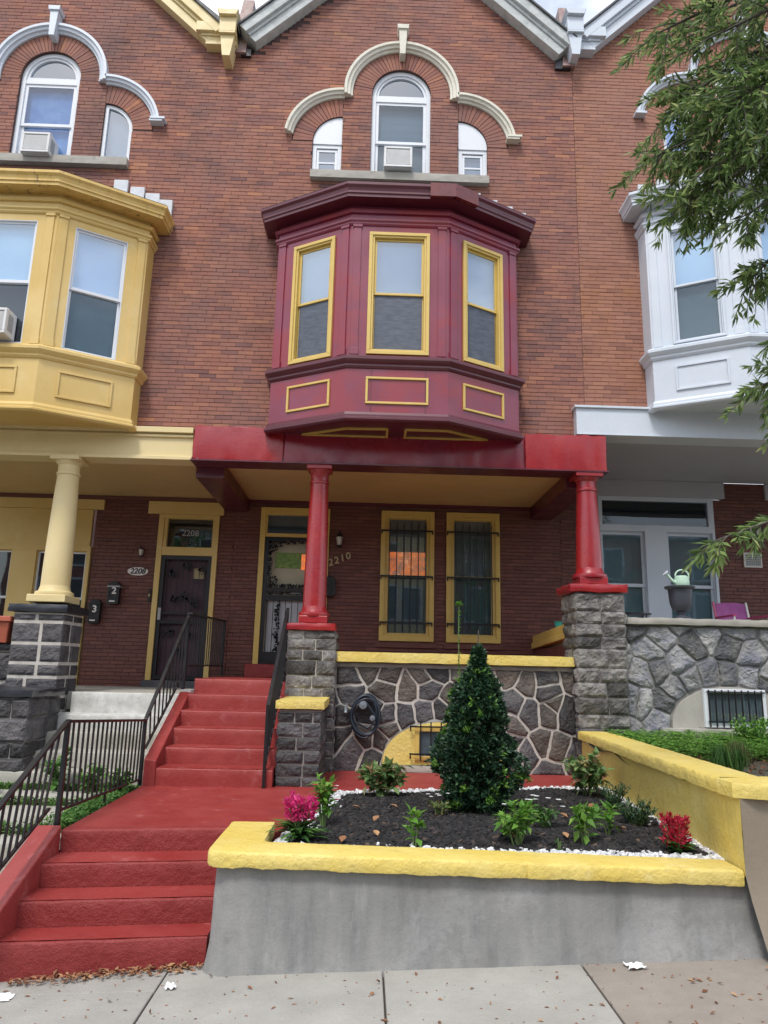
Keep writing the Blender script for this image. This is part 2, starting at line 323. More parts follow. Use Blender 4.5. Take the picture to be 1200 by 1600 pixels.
def text_mesh(txt, size, origin, xdir, name, m, parent, depth=.003, bold=0.0, shear=0, label=None, normal=(0, -1, 0)):
    cu = bpy.data.curves.new('txt', 'FONT'); cu.body = txt; cu.size = size; cu.extrude = depth; cu.align_x = 'CENTER'; cu.align_y = 'CENTER'; cu.offset = bold; cu.shear = shear
    to = bpy.data.objects.new('txt', cu); COL.objects.link(to)
    dg = bpy.context.evaluated_depsgraph_get(); me = bpy.data.meshes.new_from_object(to.evaluated_get(dg))
    bpy.data.objects.remove(to)
    X = Vector(xdir).normalized(); N = Vector(normal).normalized(); Yv = N.cross(X)
    M = Matrix((X, Yv, N)).transposed().to_4x4(); M.translation = Vector(origin)-rootloc(parent)
    me.transform(M); me.materials.clear(); me.materials.append(MATS[m])
    o = bpy.data.objects.new(name, me); COL.objects.link(o); o.parent = parent
    if label: o['label'] = label
    return o

# ------------------------------------------------------------------ brick walls
PITCH, BL, JT = .0556, .212, .006
def spans(z, x0, x1, holes):
    sp = [(x0, x1)]
    for h in holes:
        iv = h(z)
        if not iv: continue
        a, b = iv; out = []
        for p, q in sp:
            if b <= p or a >= q: out.append((p, q)); continue
            if a > p: out.append((p, a))
            if b < q: out.append((b, q))
        sp = out
    return sp
def rect_hole(x0, x1, z0, z1): return lambda z: (x0, x1) if z0 < z < z1 else None
def arch_hole(cx, zs, r, zb):
    def h(z):
        if zb < z <= zs: return (cx-r, cx+r)
        if zs < z < zs+r: w = sqrt(r*r-(z-zs)**2); return (cx-w, cx+w)
    return h
def ring_hole(cx, zs, r, ri, zb):      # an arch whose voussoir ring only starts above the springing
    def h(z):
        if zb < z <= zs: return (cx-ri, cx+ri)
        if zs < z < zs+r: w = sqrt(r*r-(z-zs)**2); return (cx-w, cx+w)
    return h
def quarter_hole(cx, zs, r, ri, zb, sgn):   # quarter arch; cx is its tall straight side, it spreads towards sgn
    def h(z):
        if zb < z <= zs: w = ri
        elif zs < z < zs+r: w = sqrt(r*r-(z-zs)**2)
        else: return None
        return (cx-w, cx) if sgn < 0 else (cx, cx+w)
    return h
def brick_wall(y, z0, z1, xspan, holes, parent, bm_mat, mo_mat, nind=300, depth=.13, dist=(0, 1.75), pname='brick', vis=None, snap=''):
    allb = []; mo = MB(); prev = {}
    nc = int(round((z1-z0)/PITCH))
    for c in range(nc):
        za = z0+c*PITCH; zm = za+PITCH/2
        xs = xspan(zm)
        if not xs: continue
        sp = spans(zm, xs[0], xs[1], holes)
        for p, q in sp:
            mo.box(p, q, y+.005, y+depth, za, za+PITCH, R(0, 1))
            off = (c % 2)*BL*.5+(c*7919 % 13)*.004
            k = floor((p-off)/BL)
            while off+k*BL < q:
                a = max(p, off+k*BL); b = min(q, off+(k+1)*BL)-JT*.6
                if 'L' in snap and p == xs[0] and off+k*BL < p: k += 1; continue
                if 'R' in snap and q == xs[1] and off+(k+1)*BL > q: b = off+(k+1)*BL-JT*.6
                if b-a > .015: allb.append((a, b, za+JT*.5, za+PITCH-JT*.5))
                k += 1
    def key(b):
        d = (b[0]+b[1])/2-dist[0], y, (b[2]+b[3])/2-dist[1]
        v = d[0]**2+d[1]**2+d[2]**2
        if vis and not vis((b[0]+b[1])/2, (b[2]+b[3])/2): v += 1000
        return v
    allb.sort(key=key)
    part('mortar', mo, mo_mat, parent, kind='stuff', fixn=False)
    st = MB()
    def bb(mb, b):
        t = min(1, max(0, random.gauss(.5, .22))); pr = R(0, .005)
        if random.random() < .06: t = R(0, .12)
        xa, xb, za, zb = b; dz = R(-.0012, .0012); e = .0016
        y0 = y-pr; y1 = y+.03
        vs = [(xa,y1,za),(xb,y1,za),(xb,y1,zb),(xa,y1,zb),(xa,y0+e,za),(xb,y0+e,za),(xb,y0+e,zb),(xa,y0+e,zb),(xa+e,y0,za+e),(xb-e,y0,za+e+dz),(xb-e,y0,zb-e+dz),(xa+e,y0,zb-e)]
        mb.add(vs, [(8,9,10,11),(4,5,9,8),(5,6,10,9),(6,7,11,10),(7,4,8,11),(0,1,5,4),(1,2,6,5),(2,3,7,6),(3,0,4,7)], t)
    for b in allb[:nind]:
        m = MB(); bb(m, b); part(pname, m, bm_mat, parent, fixn=False)
    for b in allb[nind:]: bb(st, b)
    if st.v: part('brickwork', st, bm_mat, parent, kind='stuff', fixn=False)
def voussoirs(cx, cz, ri, ro, a0, a1, n, y, parent, m, mo):
    back = MB()
    for i in range(n):
        b0 = a0+(a1-a0)*i/n; b1 = a0+(a1-a0)*(i+1)/n; g = .0035/ri
        back.add([(cx+r*cos(a), yy, cz+r*sin(a)) for yy in (y+.006, y+.13) for r, a in ((ri, b0), (ro+.03, b0), (ro+.03, b1), (ri, b1))],
                 [(0,1,2,3),(7,6,5,4),(0,4,5,1),(1,5,6,2),(2,6,7,3),(3,7,4,0)])
        pr = R(.001, .006); t = min(1, max(0, random.gauss(.5, .2)))
        mb = MB(); mb.add([(cx+r*cos(a), yy, cz+r*sin(a)) for yy in (y-pr, y+.05) for r, a in ((ri, b0+g), (ro, b0+g*.7), (ro, b1-g*.7), (ri, b1-g))],
                 [(0,1,2,3),(7,6,5,4),(0,4,5,1),(1,5,6,2),(2,6,7,3),(3,7,4,0)], t)
        part('arch_brick', mb, m, parent)
    for sgn in ((-1, 1) if abs(a1-a0) > 2 else ((1,) if a0 < 1 else (-1,))):
        back.box(*sorted((cx+sgn*(ri+.004), cx+sgn*(ro+.03))), y+.004, y+.12, cz-.06, cz+.001)
    part('arch_mortar', back, mo, parent)
def arc_mould(mb, cx, cz, r0, r1, a0, a1, y, n=40):
    """label moulding of stepped section"""
    prof = [(r0, 0), (r0, .03), (r0+.25*(r1-r0), .045), (r0+.3*(r1-r0), .07), (r0+.62*(r1-r0), .075), (r0+.68*(r1-r0), .10), (r1, .10), (r1, 0)]
    k = len(prof); vs = []; fs = []
    for i in range(n+1):
        a = a0+(a1-a0)*i/n
        for r, d in prof: vs.append((cx+r*cos(a), y-d, cz+r*sin(a)))
    for i in range(n):
        for j in range(k-1): fs.append((i*k+j, i*k+j+1, (i+1)*k+j+1, (i+1)*k+j))
    fs += [tuple(range(k)), tuple(range(n*k, n*k+k))[::-1]]
    mb.add(vs, fs)

# ------------------------------------------------------------------ stone
def rock_box(mb, x0, x1, y0, y1, z0, z1, rough=.012, n=4, t=None, only=None):
    """split-faced block: rounded edges, pillowed noisy faces"""
    sx, sy, sz = x1-x0, y1-y0, z1-z0; c = Vector(((x0+x1)/2, (y0+y1)/2, (z0+z1)/2)); sd = Vector((R(0, 50), R(0, 50), R(0, 50)))
    tt = R(0, 1) if t is None else t
    def P(u, v, w):
        p = Vector((x0+sx*u, y0+sy*v, z0+sz*w)); e = 1.0
        ds = sorted([min(u, 1-u)*sx, min(v, 1-v)*sy, min(w, 1-w)*sz])
        m = min(ds[1]/.03, 1)          # distance to an edge
        nrm = Vector(((u-.5)*(abs(u-.5) > .499), (v-.5)*(abs(v-.5) > .499), (w-.5)*(abs(w-.5) > .499)))
        if nrm.length > 0: nrm.normalize()
        nz = 1.5*noise.noise((p+sd)*7)+.9*abs(noise.noise((p+sd)*16))+.45*noise.noise((p+sd)*38)
        return tuple(p+nrm*(rough*(.5+nz)*m - .004*(1-m)))
    faces = {'f': lambda a, b: (a, 0, b), 'b': lambda a, b: (1-a, 1, b), 'l': lambda a, b: (0, 1-a, b), 'r': lambda a, b: (1, a, b), 't': lambda a, b: (a, b, 1), 'u': lambda a, b: (a, 1-b, 0)}
    for k, fn in faces.items():
        if only and k not in only: continue
        na = max(3, int((sx if k in 'fbtu' else sy)/.03)+1); nb = max(3, int((sz if k in 'fblr' else sy)/.03)+1); na = min(na, 13); nb = min(nb, 8)
        ga = [0, .05]+[i/(na) for i in range(1, na)]+[.95, 1]; ga = sorted(set(ga)); gb = sorted(set([0, .1]+[i/nb for i in range(1, nb)]+[.9, 1]))
        vs = [P(*fn(a, b)) for b in gb for a in ga]; A = len(ga)
        mb.add(vs, [(j*A+i, j*A+i+1, (j+1)*A+i+1, (j+1)*A+i) for j in range(len(gb)-1) for i in range(A-1)], tt)
def courses(x0, x1, y0, y1, z0, z1, parent, m, mo, ch=.115, lens=(.16, .34), rough=.014, joint=.012, sides='lr', seed=1, core=.012, lengths=None):
    rnd = random.Random(seed)
    mc = B(x0+core, x1-core, y0+core, y1-core, z0, z1); part('mortar', mc, mo, parent)
    z = z0; i = 0
    while z < z1-.03:
        h = ch*rnd.uniform(.75, 1.25)
        if z1-(z+h) < ch*.5: h = z1-z
        cuts = [x0]; x = x0
        while True:
            x += rnd.uniform(*lens)
            if x > x1-lens[0]*.55: break
            cuts.append(x)
        cuts.append(x1)
        for a, b in zip(cuts, cuts[1:]):
            ya, yb = y0, y1
            aa = a+(joint/2 if a > x0 else 0); bb = b-(joint/2 if b < x1 else 0)
            # end blocks run only part of the way back so that the side face shows its own joints
            left, right = a == x0, b == x1
            ycut = y0+rnd.uniform(.35, .65)*(y1-y0) if (y1-y0) > .3 else y1
            for p, q in ((y0, ycut-joint/2), (ycut+joint/2, y1)) if ycut < y1 else ((y0, y1),):
                mb = MB(); rock_box(mb, aa, bb, p, q, z+joint/2, z+h-joint/2, rough)
                part('stone', mb, m, parent, fixn=False)
        z += h; i += 1
def clip(poly, px, py, nx, ny):
    out = []
    for i in range(len(poly)):
        a = poly[i]; b = poly[(i+1) % len(poly)]
        da = (a[0]-px)*nx+(a[1]-py)*ny; db = (b[0]-px)*nx+(b[1]-py)*ny
        if da <= 0: out.append(a)
        if da*db < 0: t = da/(da-db); out.append((a[0]+(b[0]-a[0])*t, a[1]+(b[1]-a[1])*t))
    return out
def rubble(x0, x1, z0, z1, y, seeds, parent, m, keep, joint=.02, h=.022, rough=.010, m2=None, nsub=.04):
    """Voronoi rubble: every cell becomes a rough-faced stone proud of the mortar bed"""
    for si, s in enumerate(seeds):
        if not keep(*s): continue
        poly = [(x0, z0), (x1, z0), (x1, z1), (x0, z1)]
        for sj, q in enumerate(seeds):
            if sj == si: continue
            d = (q[0]-s[0], q[1]-s[1]); L = sqrt(d[0]**2+d[1]**2)
            if L > 1.2 or L < 1e-5: continue
            n = (d[0]/L, d[1]/L); jw = joint*R(.35, .72); mx_ = ((s[0]+q[0])/2-n[0]*jw, (s[1]+q[1])/2-n[1]*jw)
            poly = clip(poly, mx_[0], mx_[1], n[0], n[1])
            if len(poly) < 3: break
        if len(poly) < 3: continue
        # resample the outline
        pts = []
        for i in range(len(poly)):
            a = poly[i]; b = poly[(i+1) % len(poly)]; L = sqrt((a[0]-b[0])**2+(a[1]-b[1])**2)
            if L < .004: continue
            k = max(1, int(L/nsub))
            for j in range(k): pts.append((a[0]+(b[0]-a[0])*j/k, a[1]+(b[1]-a[1])*j/k))
        pts = [(a+.016*noise.noise(Vector((a*8, b*8, 7)))+.006*noise.noise(Vector((a*26, b*26, si))), b+.016*noise.noise(Vector((a*8, b*8, 19)))+.006*noise.noise(Vector((a*26, b*26, si+50)))) for a, b in pts]
        if len(pts) < 3: continue
        n = len(pts); cx = sum(p[0] for p in pts)/n; cz = sum(p[1] for p in pts)/n
        def ring(sc, d, jit):
            out = []
            for p in pts:
                dx, dz = p[0]-cx, p[1]-cz; L = sqrt(dx*dx+dz*dz); k = max(.05, 1-sc/max(L, 1e-3)) if sc < 1 else .5
                nzv = noise.noise(Vector((p[0]*17, p[1]*17, si)))
                out.append((cx+dx*k, y-d-jit*nzv, cz+dz*k))
            return out
        tilt = (R(-.12, .12), R(-.12, .12)); jj = R(.6, 1.3)
        vs = ring(.0, -.01, 0)+ring(.003, h*.45, .002)+ring(.014, h*jj, .004)
        def hgt(x, z, f):
            q = Vector((x, z, si*3.7)); v = 1.4*noise.noise(q*6)+.8*abs(noise.noise(q*14))+.4*noise.noise(q*33)
            return h*jj+f*(.004+rough*(.6+v)-tilt[0]*(x-cx)-tilt[1]*(z-cz))
        FR = (.86, .68, .5, .3)
        for k, sc in enumerate(FR):
            for p in pts:
                x, z = cx+(p[0]-cx)*sc, cz+(p[1]-cz)*sc; vs.append((x, y-hgt(x, z, (.55, .85, 1, 1)[k]), z))
        vs.append((cx, y-hgt(cx, cz, 1), cz)); fs = []; NR = 2+len(FR)
        for r_ in range(NR):
            for i in range(n):
                a, b = r_*n+i, r_*n+(i+1) % n; fs.append((a, b, b+n, a+n))
        for i in range(n): fs.append((NR*n+i, NR*n+(i+1) % n, (NR+1)*n))
        mb = MB(); mb.add(vs, fs, R(0, 1)); part('stone', mb, m if not m2 or random.random() < .7 else m2, parent, fixn=False)
def mkseeds(x0, x1, z0, z1, dx, dz, seed, jit=.36):
    rnd = random.Random(seed); out = []; j = 0; z = z0+dz*.5
    while z < z1:
        x = x0+dx*.5-(j % 2)*dx*.5
        while x < x1+dx*.3:
            out.append((x+rnd.uniform(-jit, jit)*dx, z+rnd.uniform(-jit, jit)*dz)); x += dx
        z += dz; j += 1
    return out
def arch_seeds(seeds, cx, zb, a, hgt, n, e=2.3, d=.075):
    """drop the seeds near the opening and set mirrored pairs along its edge instead"""
    ins = lambda x, z: abs((x-cx)/a)**e+abs(max(z-zb, 0)/hgt)**e
    keep = lambda x, z: ins(x, z) > 1 or z < zb-.0
    out = [s for s in seeds if ins(*s) > 1.75 or s[1] < zb-.04]
    for i in range(n):
        t = pi*(i+.5)/n; ct, st = cos(t), sin(t); r = (abs(ct)**e+abs(st)**e)**(-1/e)
        px, pz = cx+a*r*ct, zb+hgt*r*st; nx, nz_ = ct/a, st/hgt; L = sqrt(nx*nx+nz_*nz_); nx /= L; nz_ /= L
        out.append((px+nx*d, pz+nz_*d)); out.append((px-nx*d, pz-nz_*d))
    return out, keep

# ------------------------------------------------------------------ windows
def frame_T(p0, p1, z=0):
    """local x runs p0->p1 along a wall face, local y goes into the wall"""
    d = Vector((p1[0]-p0[0], p1[1]-p0[1], 0)).normalized(); nrm = Vector((-d.y, d.x, 0))
    M = Matrix((d, nrm, Vector((0, 0, 1)))).transposed().to_4x4(); M.translation = Vector((p0[0], p0[1], z)); return M
def casing(mb, x0, x1, z0, z1, w, ya, yb):
    """four butt-jointed members around an opening"""
    mb.box(x0, x1, ya, yb, z1-w, z1); mb.box(x0, x1, ya, yb, z0, z0+w)
    mb.box(x0, x0+w, ya, yb, z0+w, z1-w); mb.box(x1-w, x1, ya, yb, z0+w, z1-w)
def sash_window(parent, T, x0, x1, z0, z1, cas, casw, sashm, sw, mid=.5, up='blind', low='screen', gl='glass_upper', proud=.03, name='window', thin=False, glow=None):
    """double-hung window: casing > sashes, panes, blind; two or three levels under its parent"""
    f = MB(); f.T = T
    if casw:
        casing(f, x0, x1, z0, z1, casw*.62, -proud, .03)
        casing(f, x0+casw*.62, x1-casw*.62, z0+casw*.62, z1-casw*.62, casw*.38, -proud*.45, .05)
    else: casing(f, x0, x1, z0, z1, .012, 0, .05)
    fo = part(name, f, cas, parent, bevel=.004)
    a, b, c, d = x0+casw, x1-casw, z0+casw, z1-casw; zm = c+(d-c)*mid
    s = MB(); s.T = T; casing(s, a, b, zm-sw*.5, d, sw, .025, .05); part('upper_sash', s, sashm, fo, bevel=.003)
    s = MB(); s.T = T; casing(s, a, b, c, zm+sw*.5-.002, sw, .052, .078); part('lower_sash', s, sashm, fo, bevel=.003)
    g = MB(); g.T = T; g.box(a+sw*.8, b-sw*.8, .036, .040, zm+sw*.4, d-sw*.8); part('glass_pane', g, gl, fo)
    g = MB(); g.T = T; g.box(a+sw*.8, b-sw*.8, .062, .066, c+sw*.8, zm-sw*.3); part('glass_pane', g, glow or ('glass_dim' if low == 'screen' else 'glass'), fo)
    if up == 'blind':
        g = MB(); g.T = T; z = zm
        while z < d: g.add([(a, .112, z), (b, .112, z), (b, .093, z+.034), (a, .093, z+.034)], [(0, 1, 2, 3)]); z += .040
        part('blind', g, 'blind_white', fo, fixn=False)
    elif up: g = MB(); g.T = T; g.box(a, b, .1, .105, zm, d); part('curtain', g, up, fo)
    if low == 'screen':
        g = MB(); g.T = T; g.box(a+sw*.6, b-sw*.6, .045, .048, c+sw*.5, zm-sw*.5); part('insect_screen', g, 'screen_mesh', fo)
    elif low: g = MB(); g.T = T; g.box(a, b, .1, .105, c, zm); part('curtain', g, low, fo)
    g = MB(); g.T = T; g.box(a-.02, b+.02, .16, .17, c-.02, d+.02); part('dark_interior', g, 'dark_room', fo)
    return fo
def wall_open(mb, x0, x1, z0, z1, a, b, c, d, ya, yb):
    mb.box(x0, a, ya, yb, z0, z1); mb.box(b, x1, ya, yb, z0, z1); mb.box(a, b, ya, yb, z0, c); mb.box(a, b, ya, yb, d, z1)

# ------------------------------------------------------------------ bay window
def offs(path, d):
    """offset an open plan polyline outwards (towards -y) with mitred corners; the ends stay on the wall"""
    n = len(path); out = []
    for i in range(n):
        def nrm(a, b):
            dx, dy = b[0]-a[0], b[1]-a[1]; L = sqrt(dx*dx+dy*dy); return (dy/L, -dx/L)
        if i == 0: nn = nrm(path[0], path[1]); out.append((path[0][0]+nn[0]*d, path[0][1])); continue
        if i == n-1: nn = nrm(path[-2], path[-1]); out.append((path[-1][0]+nn[0]*d, path[-1][1])); continue
        n1 = nrm(path[i-1], path[i]); n2 = nrm(path[i], path[i+1]); bx, by = n1[0]+n2[0], n1[1]+n2[1]; k = d*2/(bx*bx+by*by)
        out.append((path[i][0]+bx*k, path[i][1]+by*k))
    return out
def ring_sweep(mb, path, prof):
    """closed profile [(d,z)...] swept along the plan"""
    rows = [[(x, y, z) for x, y in offs(path, d)] for d, z in prof]; n = len(path); k = len(prof)
    vs = [p for r in rows for p in r]
    fs = [(j*n+i, j*n+i+1, ((j+1) % k)*n+i+1, ((j+1) % k)*n+i) for j in range(k) for i in range(n-1)]
    fs += [tuple(j*n for j in range(k)), tuple(j*n+n-1 for j in range(k))[::-1]]
    mb.add(vs, fs)
def bay(parent, dx, dz, body, trim, wintrim, sashm, corn, casw, looks, yellow=True, chip=None):
    P = [(-1.27+dx, 8.75), (-1.27+dx, 8.5), (-.31+dx, 7.97), (.89+dx, 7.97), (1.84+dx, 8.5), (1.84+dx, 8.75)]
    bb = MB()
    # apron and the wall above the windows: real thickness
    ring_sweep(bb, P, [(0, 4.60+dz), (0, 5.375+dz), (-.07, 5.375+dz), (-.07, 4.60+dz)])
    bay_o = part('bay', bb, body, parent)
    bb = MB(); ring_sweep(bb, P, [(0, 7.005+dz), (0, 7.42+dz), (-.07, 7.42+dz), (-.07, 7.005+dz)]); part('bay_frieze', bb, body, bay_o)
    fl = MB(); q = offs(P, -.005); fl.prism(q, 4.585+dz, 4.60+dz, 'z'); part('bay_soffit', fl, looks.get('soffit', body), bay_o)
    faces = [(P[1], P[2], 1.0965, -1), (P[2], P[3], 1.2, 0), (P[3], P[4], 1.0878, 1)]
    w = MB()
    for (p, q, L, sd) in faces:
        w.T = frame_T(p, q)
        if sd == 0: a, b = .225, .97
        elif sd == -1: a, b = L-.835, L-.22
        else: a, b = .218, .84
        wall_open(w, 0, L, 5.375+dz, 7.005+dz, a, b, 5.385+dz, 7.0+dz, 0, .05)
    w.T = None
    w.box(P[0][0], P[0][0]+.05, 8.5, 8.75, 5.375+dz, 7.005+dz); w.box(P[5][0]-.05, P[5][0], 8.5, 8.75, 5.375+dz, 7.005+dz)
    part('bay_wall', w, body, bay_o)
    for (p, q, L, sd) in faces:
        T = frame_T(p, q)
        if sd == 0: a, b = .225, .97
        elif sd == -1: a, b = L-.835, L-.22
        else: a, b = .218, .84
        up, low = looks['win'][sd+1]
        sash_window(bay_o, T, a, b, 5.385+dz, 7.0+dz, wintrim, casw, sashm, .03 if casw else .04, .5, up, low, name='bay_window', proud=.028)
        # pilasters beside the corners
        xs = ((.03, .125), (L-.125, L-.03))
        for u, v in xs:
            pl = MB(); pl.T = T
            pl.box(u, v, -.016, .01, 5.42+dz, 7.08+dz); pl.box(u-.008, v+.008, -.024, .01, 5.375+dz, 5.46+dz); pl.box(u-.010, v+.010, -.028, .01, 7.06+dz, 7.10+dz)
            part('pilaster', pl, body, bay_o, bevel=.003)
        # raised panel frame on the apron
        pf = MB(); pf.T = T
        if sd == 0: u, v = .23, .97
        else: u, v = a, b
        casing(pf, u, v, 4.765+dz, 5.10+dz, .028, -.02, .005); part('panel_frame', pf, trim, bay_o, bevel=.004)
        if not yellow:
            pf = MB(); pf.T = T; pf.box(u+.03, v-.03, -.004, .004, 4.795+dz, 5.07+dz); part('panel', pf, body, bay_o)
    m = MB(); ring_sweep(m, P, [(-.02, 5.20+dz), (.012, 5.205+dz), (.03, 5.23+dz), (.03, 5.25+dz), (.055, 5.275+dz), (.075, 5.30+dz), (.075, 5.335+dz), (.02, 5.372+dz), (-.02, 5.372+dz)])
    part('sill_moulding', m, looks.get('mould', body), bay_o)
    m = MB(); ring_sweep(m, P, [(-.02, 4.54+dz), (.03, 4.545+dz), (.05, 4.565+dz), (.05, 4.585+dz), (.03, 4.60+dz), (.03, 4.625+dz), (.012, 4.66+dz), (-.02, 4.67+dz)])
    part('base_moulding', m, looks.get('mould', body), bay_o)
    m = MB(); ring_sweep(m, P, [(-.02, 7.085+dz), (.012, 7.09+dz), (.026, 7.11+dz), (.026, 7.125+dz), (.045, 7.145+dz), (.045, 7.17+dz), (-.02, 7.18+dz)])
    ring_sweep(m, P, [(-.02, 7.25+dz), (.03, 7.255+dz), (.045, 7.275+dz), (.06, 7.285+dz), (-.02, 7.29+dz)])
    part('architrave', m, body, bay_o)
    c = MB(); ring_sweep(c, P, [(-.02, 7.36+dz), (.05, 7.36+dz), (.19, 7.365+dz), (.19, 7.40+dz), (.205, 7.41+dz), (.205, 7.435+dz), (.215, 7.47+dz), (.24, 7.50+dz), (.24, 7.535+dz), (.225, 7.54+dz), (-.02, 7.56+dz)])
    part('cornice', c, corn, bay_o)
    if chip:
        q = offs(P, .2415)
        x = MB(); x.hexa([(q[3][0]-.31, q[3][1]-.003, 7.372+dz), (q[3][0]+.002, q[3][1]-.003, 7.372+dz), (q[3][0], q[3][1]+.14, 7.372+dz), (q[3][0]-.31, q[3][1]+.14, 7.372+dz)],
               [(q[3][0]-.31, q[3][1]-.006, 7.548+dz), (q[3][0]+.004, q[3][1]-.006, 7.548+dz), (q[3][0], q[3][1]+.14, 7.548+dz), (q[3][0]-.31, q[3][1]+.14, 7.548+dz)])
        part('cornice_patch', x, chip, bay_o, label='rusty brown metal patch on the cornice corner')
        a = Vector((q[3][0], q[3][1], 0)); bq = Vector((q[4][0], q[4][1], 0)); d = (bq-a).normalized(); e = a+d*.34; o_ = Vector((-d.y, d.x, 0))*-.006
        x = MB(); vs = []
        for zz in (7.372+dz, 7.548+dz):
            for pnt in (a+o_, e+o_, e-o_*20, a-o_*20): vs.append((pnt.x, pnt.y, zz))
        x.hexa(vs[:4], vs[4:]); part('cornice_patch', x, chip, bay_o, label='rusty brown metal patch on the cornice corner')
    # low roof rising to the wall
    rf = MB(); q = offs(P, .235); top = offs([(-.85+dx, 8.75), (-.8+dx, 8.70), (-.28+dx, 8.55), (.86+dx, 8.55), (1.4+dx, 8.70), (1.45+dx, 8.75)], 0)
    vs = [(x, y, 7.545+dz) for x, y in q]+[(x, y, 7.545+dz+.40) for x, y in top]
    rf.add(vs, [(i, i+1, i+7, i+6) for i in range(5)]+[(6, 7, 8, 9, 10, 11)]); part('bay_roof', rf, 'slate', bay_o)
    # stepped flashing against the brick
    for i, (xa, zz) in enumerate(((-1.24, 7.90), (-.97, 7.99), (-.70, 8.07), (-.43, 8.12), (1.22, 8.12), (1.45, 8.02), (1.66, 7.93), (1.84, 7.84))):
        f = B(xa+dx, xa+dx+.19, 8.705, 8.752, zz-.25+dz, zz+.03+dz); part('step_flashing', f, 'flashing', bay_o, bevel=.004)
    
    return bay_o, P

# ------------------------------------------------------------------ house pieces
def column(parent, cx, cy, z0, z1, r0, r1, m, capm=None, plinth=.17):
    capm = capm or m; h = z1-z0
    c = MB(); prof = [(r0*1.0, z0+.075)]
    b = [(r0*1.30, z0+.0), (r0*1.34, z0+.02), (r0*1.30, z0+.045), (r0*1.12, z0+.055), (r0*1.06, z0+.08), (r0, z0+.12)]
    sh = [(r0+(r1-r0)*(t**1.5), z0+.12+(h-.36)*t) for t in [i/10 for i in range(11)]]
    n = [(r1*1.0, z1-.235), (r1*1.10, z1-.225), (r1*1.10, z1-.205), (r1, z1-.195), (r1, z1-.11), (r1*1.06, z1-.10), (r1*1.22, z1-.07), (r1*1.26, z1-.055)]
    c.lathe(b+sh+n, cx, cy, 36); col = part('column', c, m, parent, smooth=35)
    a = B(cx-r1*1.38, cx+r1*1.38, cy-r1*1.38, cy+r1*1.38, z1-.055, z1); part('capital_block', a, capm, col, bevel=.006)
    if plinth: p = B(cx-plinth, cx+plinth, cy-plinth, cy+plinth, z0-.085, z0+.002); part('plinth', p, capm, col, bevel=.008)
    return col
def rough_slab(x0, x1, y0, y1, z0, z1, n=10, amp=.008):
    """slab with chipped, wavy edges (hand-applied render or hewn stone)"""
    mb = MB(); nx = max(2, int((x1-x0)/.06)); ny = max(2, int((y1-y0)/.08)); nz = 3; sd = R(0, 99)
    def P(u, v, w):
        p = Vector((x0+(x1-x0)*u, y0+(y1-y0)*v, z0+(z1-z0)*w))
        e = sum(1 for a in (u, v, w) if a in (0, 1)); k = amp*(1 if e == 1 else .6)
        d = Vector(((u > .99)-(u < .01), (v > .99)-(v < .01), (w > .99)-(w < .01)))
        if e >= 2: p -= d*amp*.5
        return tuple(p+d*k*noise.noise(Vector((p.x*8+sd, p.y*8, p.z*14)))+d*k*.5*noise.noise(Vector((p.x*30+sd, p.y*30, p.z*30))))
    for fn, a, b in ((lambda a, b: (a, 0, b), nx, nz), (lambda a, b: (1-a, 1, b), nx, nz), (lambda a, b: (0, 1-a, b), ny, nz), (lambda a, b: (1, a, b), ny, nz), (lambda a, b: (a, b, 1), nx, ny), (lambda a, b: (a, 1-b, 0), nx, ny)):
        vs = [P(*fn(i/a, j/b)) for j in range(b+1) for i in range(a+1)]
        mb.add(vs, [(j*(a+1)+i, j*(a+1)+i+1, (j+1)*(a+1)+i+1, (j+1)*(a+1)+i) for j in range(b) for i in range(a)])
    return mb

# ================================================================== GROUND
SL = .042                                   # the pavement climbs to the right
def gz(x): return SL*(x+.85)
g = MB(); xs = [-300, -30, -8, -4, 0, 4, 8, 30, 300]
ys = [-300, -12.5]; g.add([(x, y, gz(max(-12, min(12, x)))-.22) for y in ys for x in xs], [(i, i+1, i+10, i+9) for i in range(8)])
ys = [-4.4, 300]
g.add([(x, y, gz(max(-12, min(12, x)))-.13) for y in ys for x in xs], [(i, i+1, i+10, i+9) for i in range(8)])
struct('ground', g, 'earth', fixn=False)
g = MB(); g.add([(x, y, gz(x)-.20) for y in (-12.6, -4.3) for x in (-40, 40)], [(0, 1, 3, 2)]); struct('road', g, 'asphalt', fixn=False)
g = MB(); g.hexa([(-40, -4.45, gz(-40)-.3), (40, -4.45, gz(40)-.3), (40, -4.3, gz(40)-.3), (-40, -4.3, gz(-40)-.3)], [(-40, -4.45, gz(-40)-.03), (40, -4.45, gz(40)-.03), (40, -4.3, gz(40)-.03), (-40, -4.3, gz(-40)-.03)])
struct('kerb', g, 'sidewalk_grey')
base = MB(); base.add([(x, y, gz(x)-.03) for y in (-4.3, 5.6) for x in (-40, 40)], [(0, 1, 3, 2)])
side = struct('sidewalk', base, 'joint_dirt', fixn=False)
cutx = [-7.1, -5.9, -4.7, -3.5, -2.32, -1.1, .155, 1.31, 2.55, 3.8, 5.0, 6.2]
cuty = [-4.3, -2.9, -1.45, 0.0, 1.5, 3.0, 4.46]
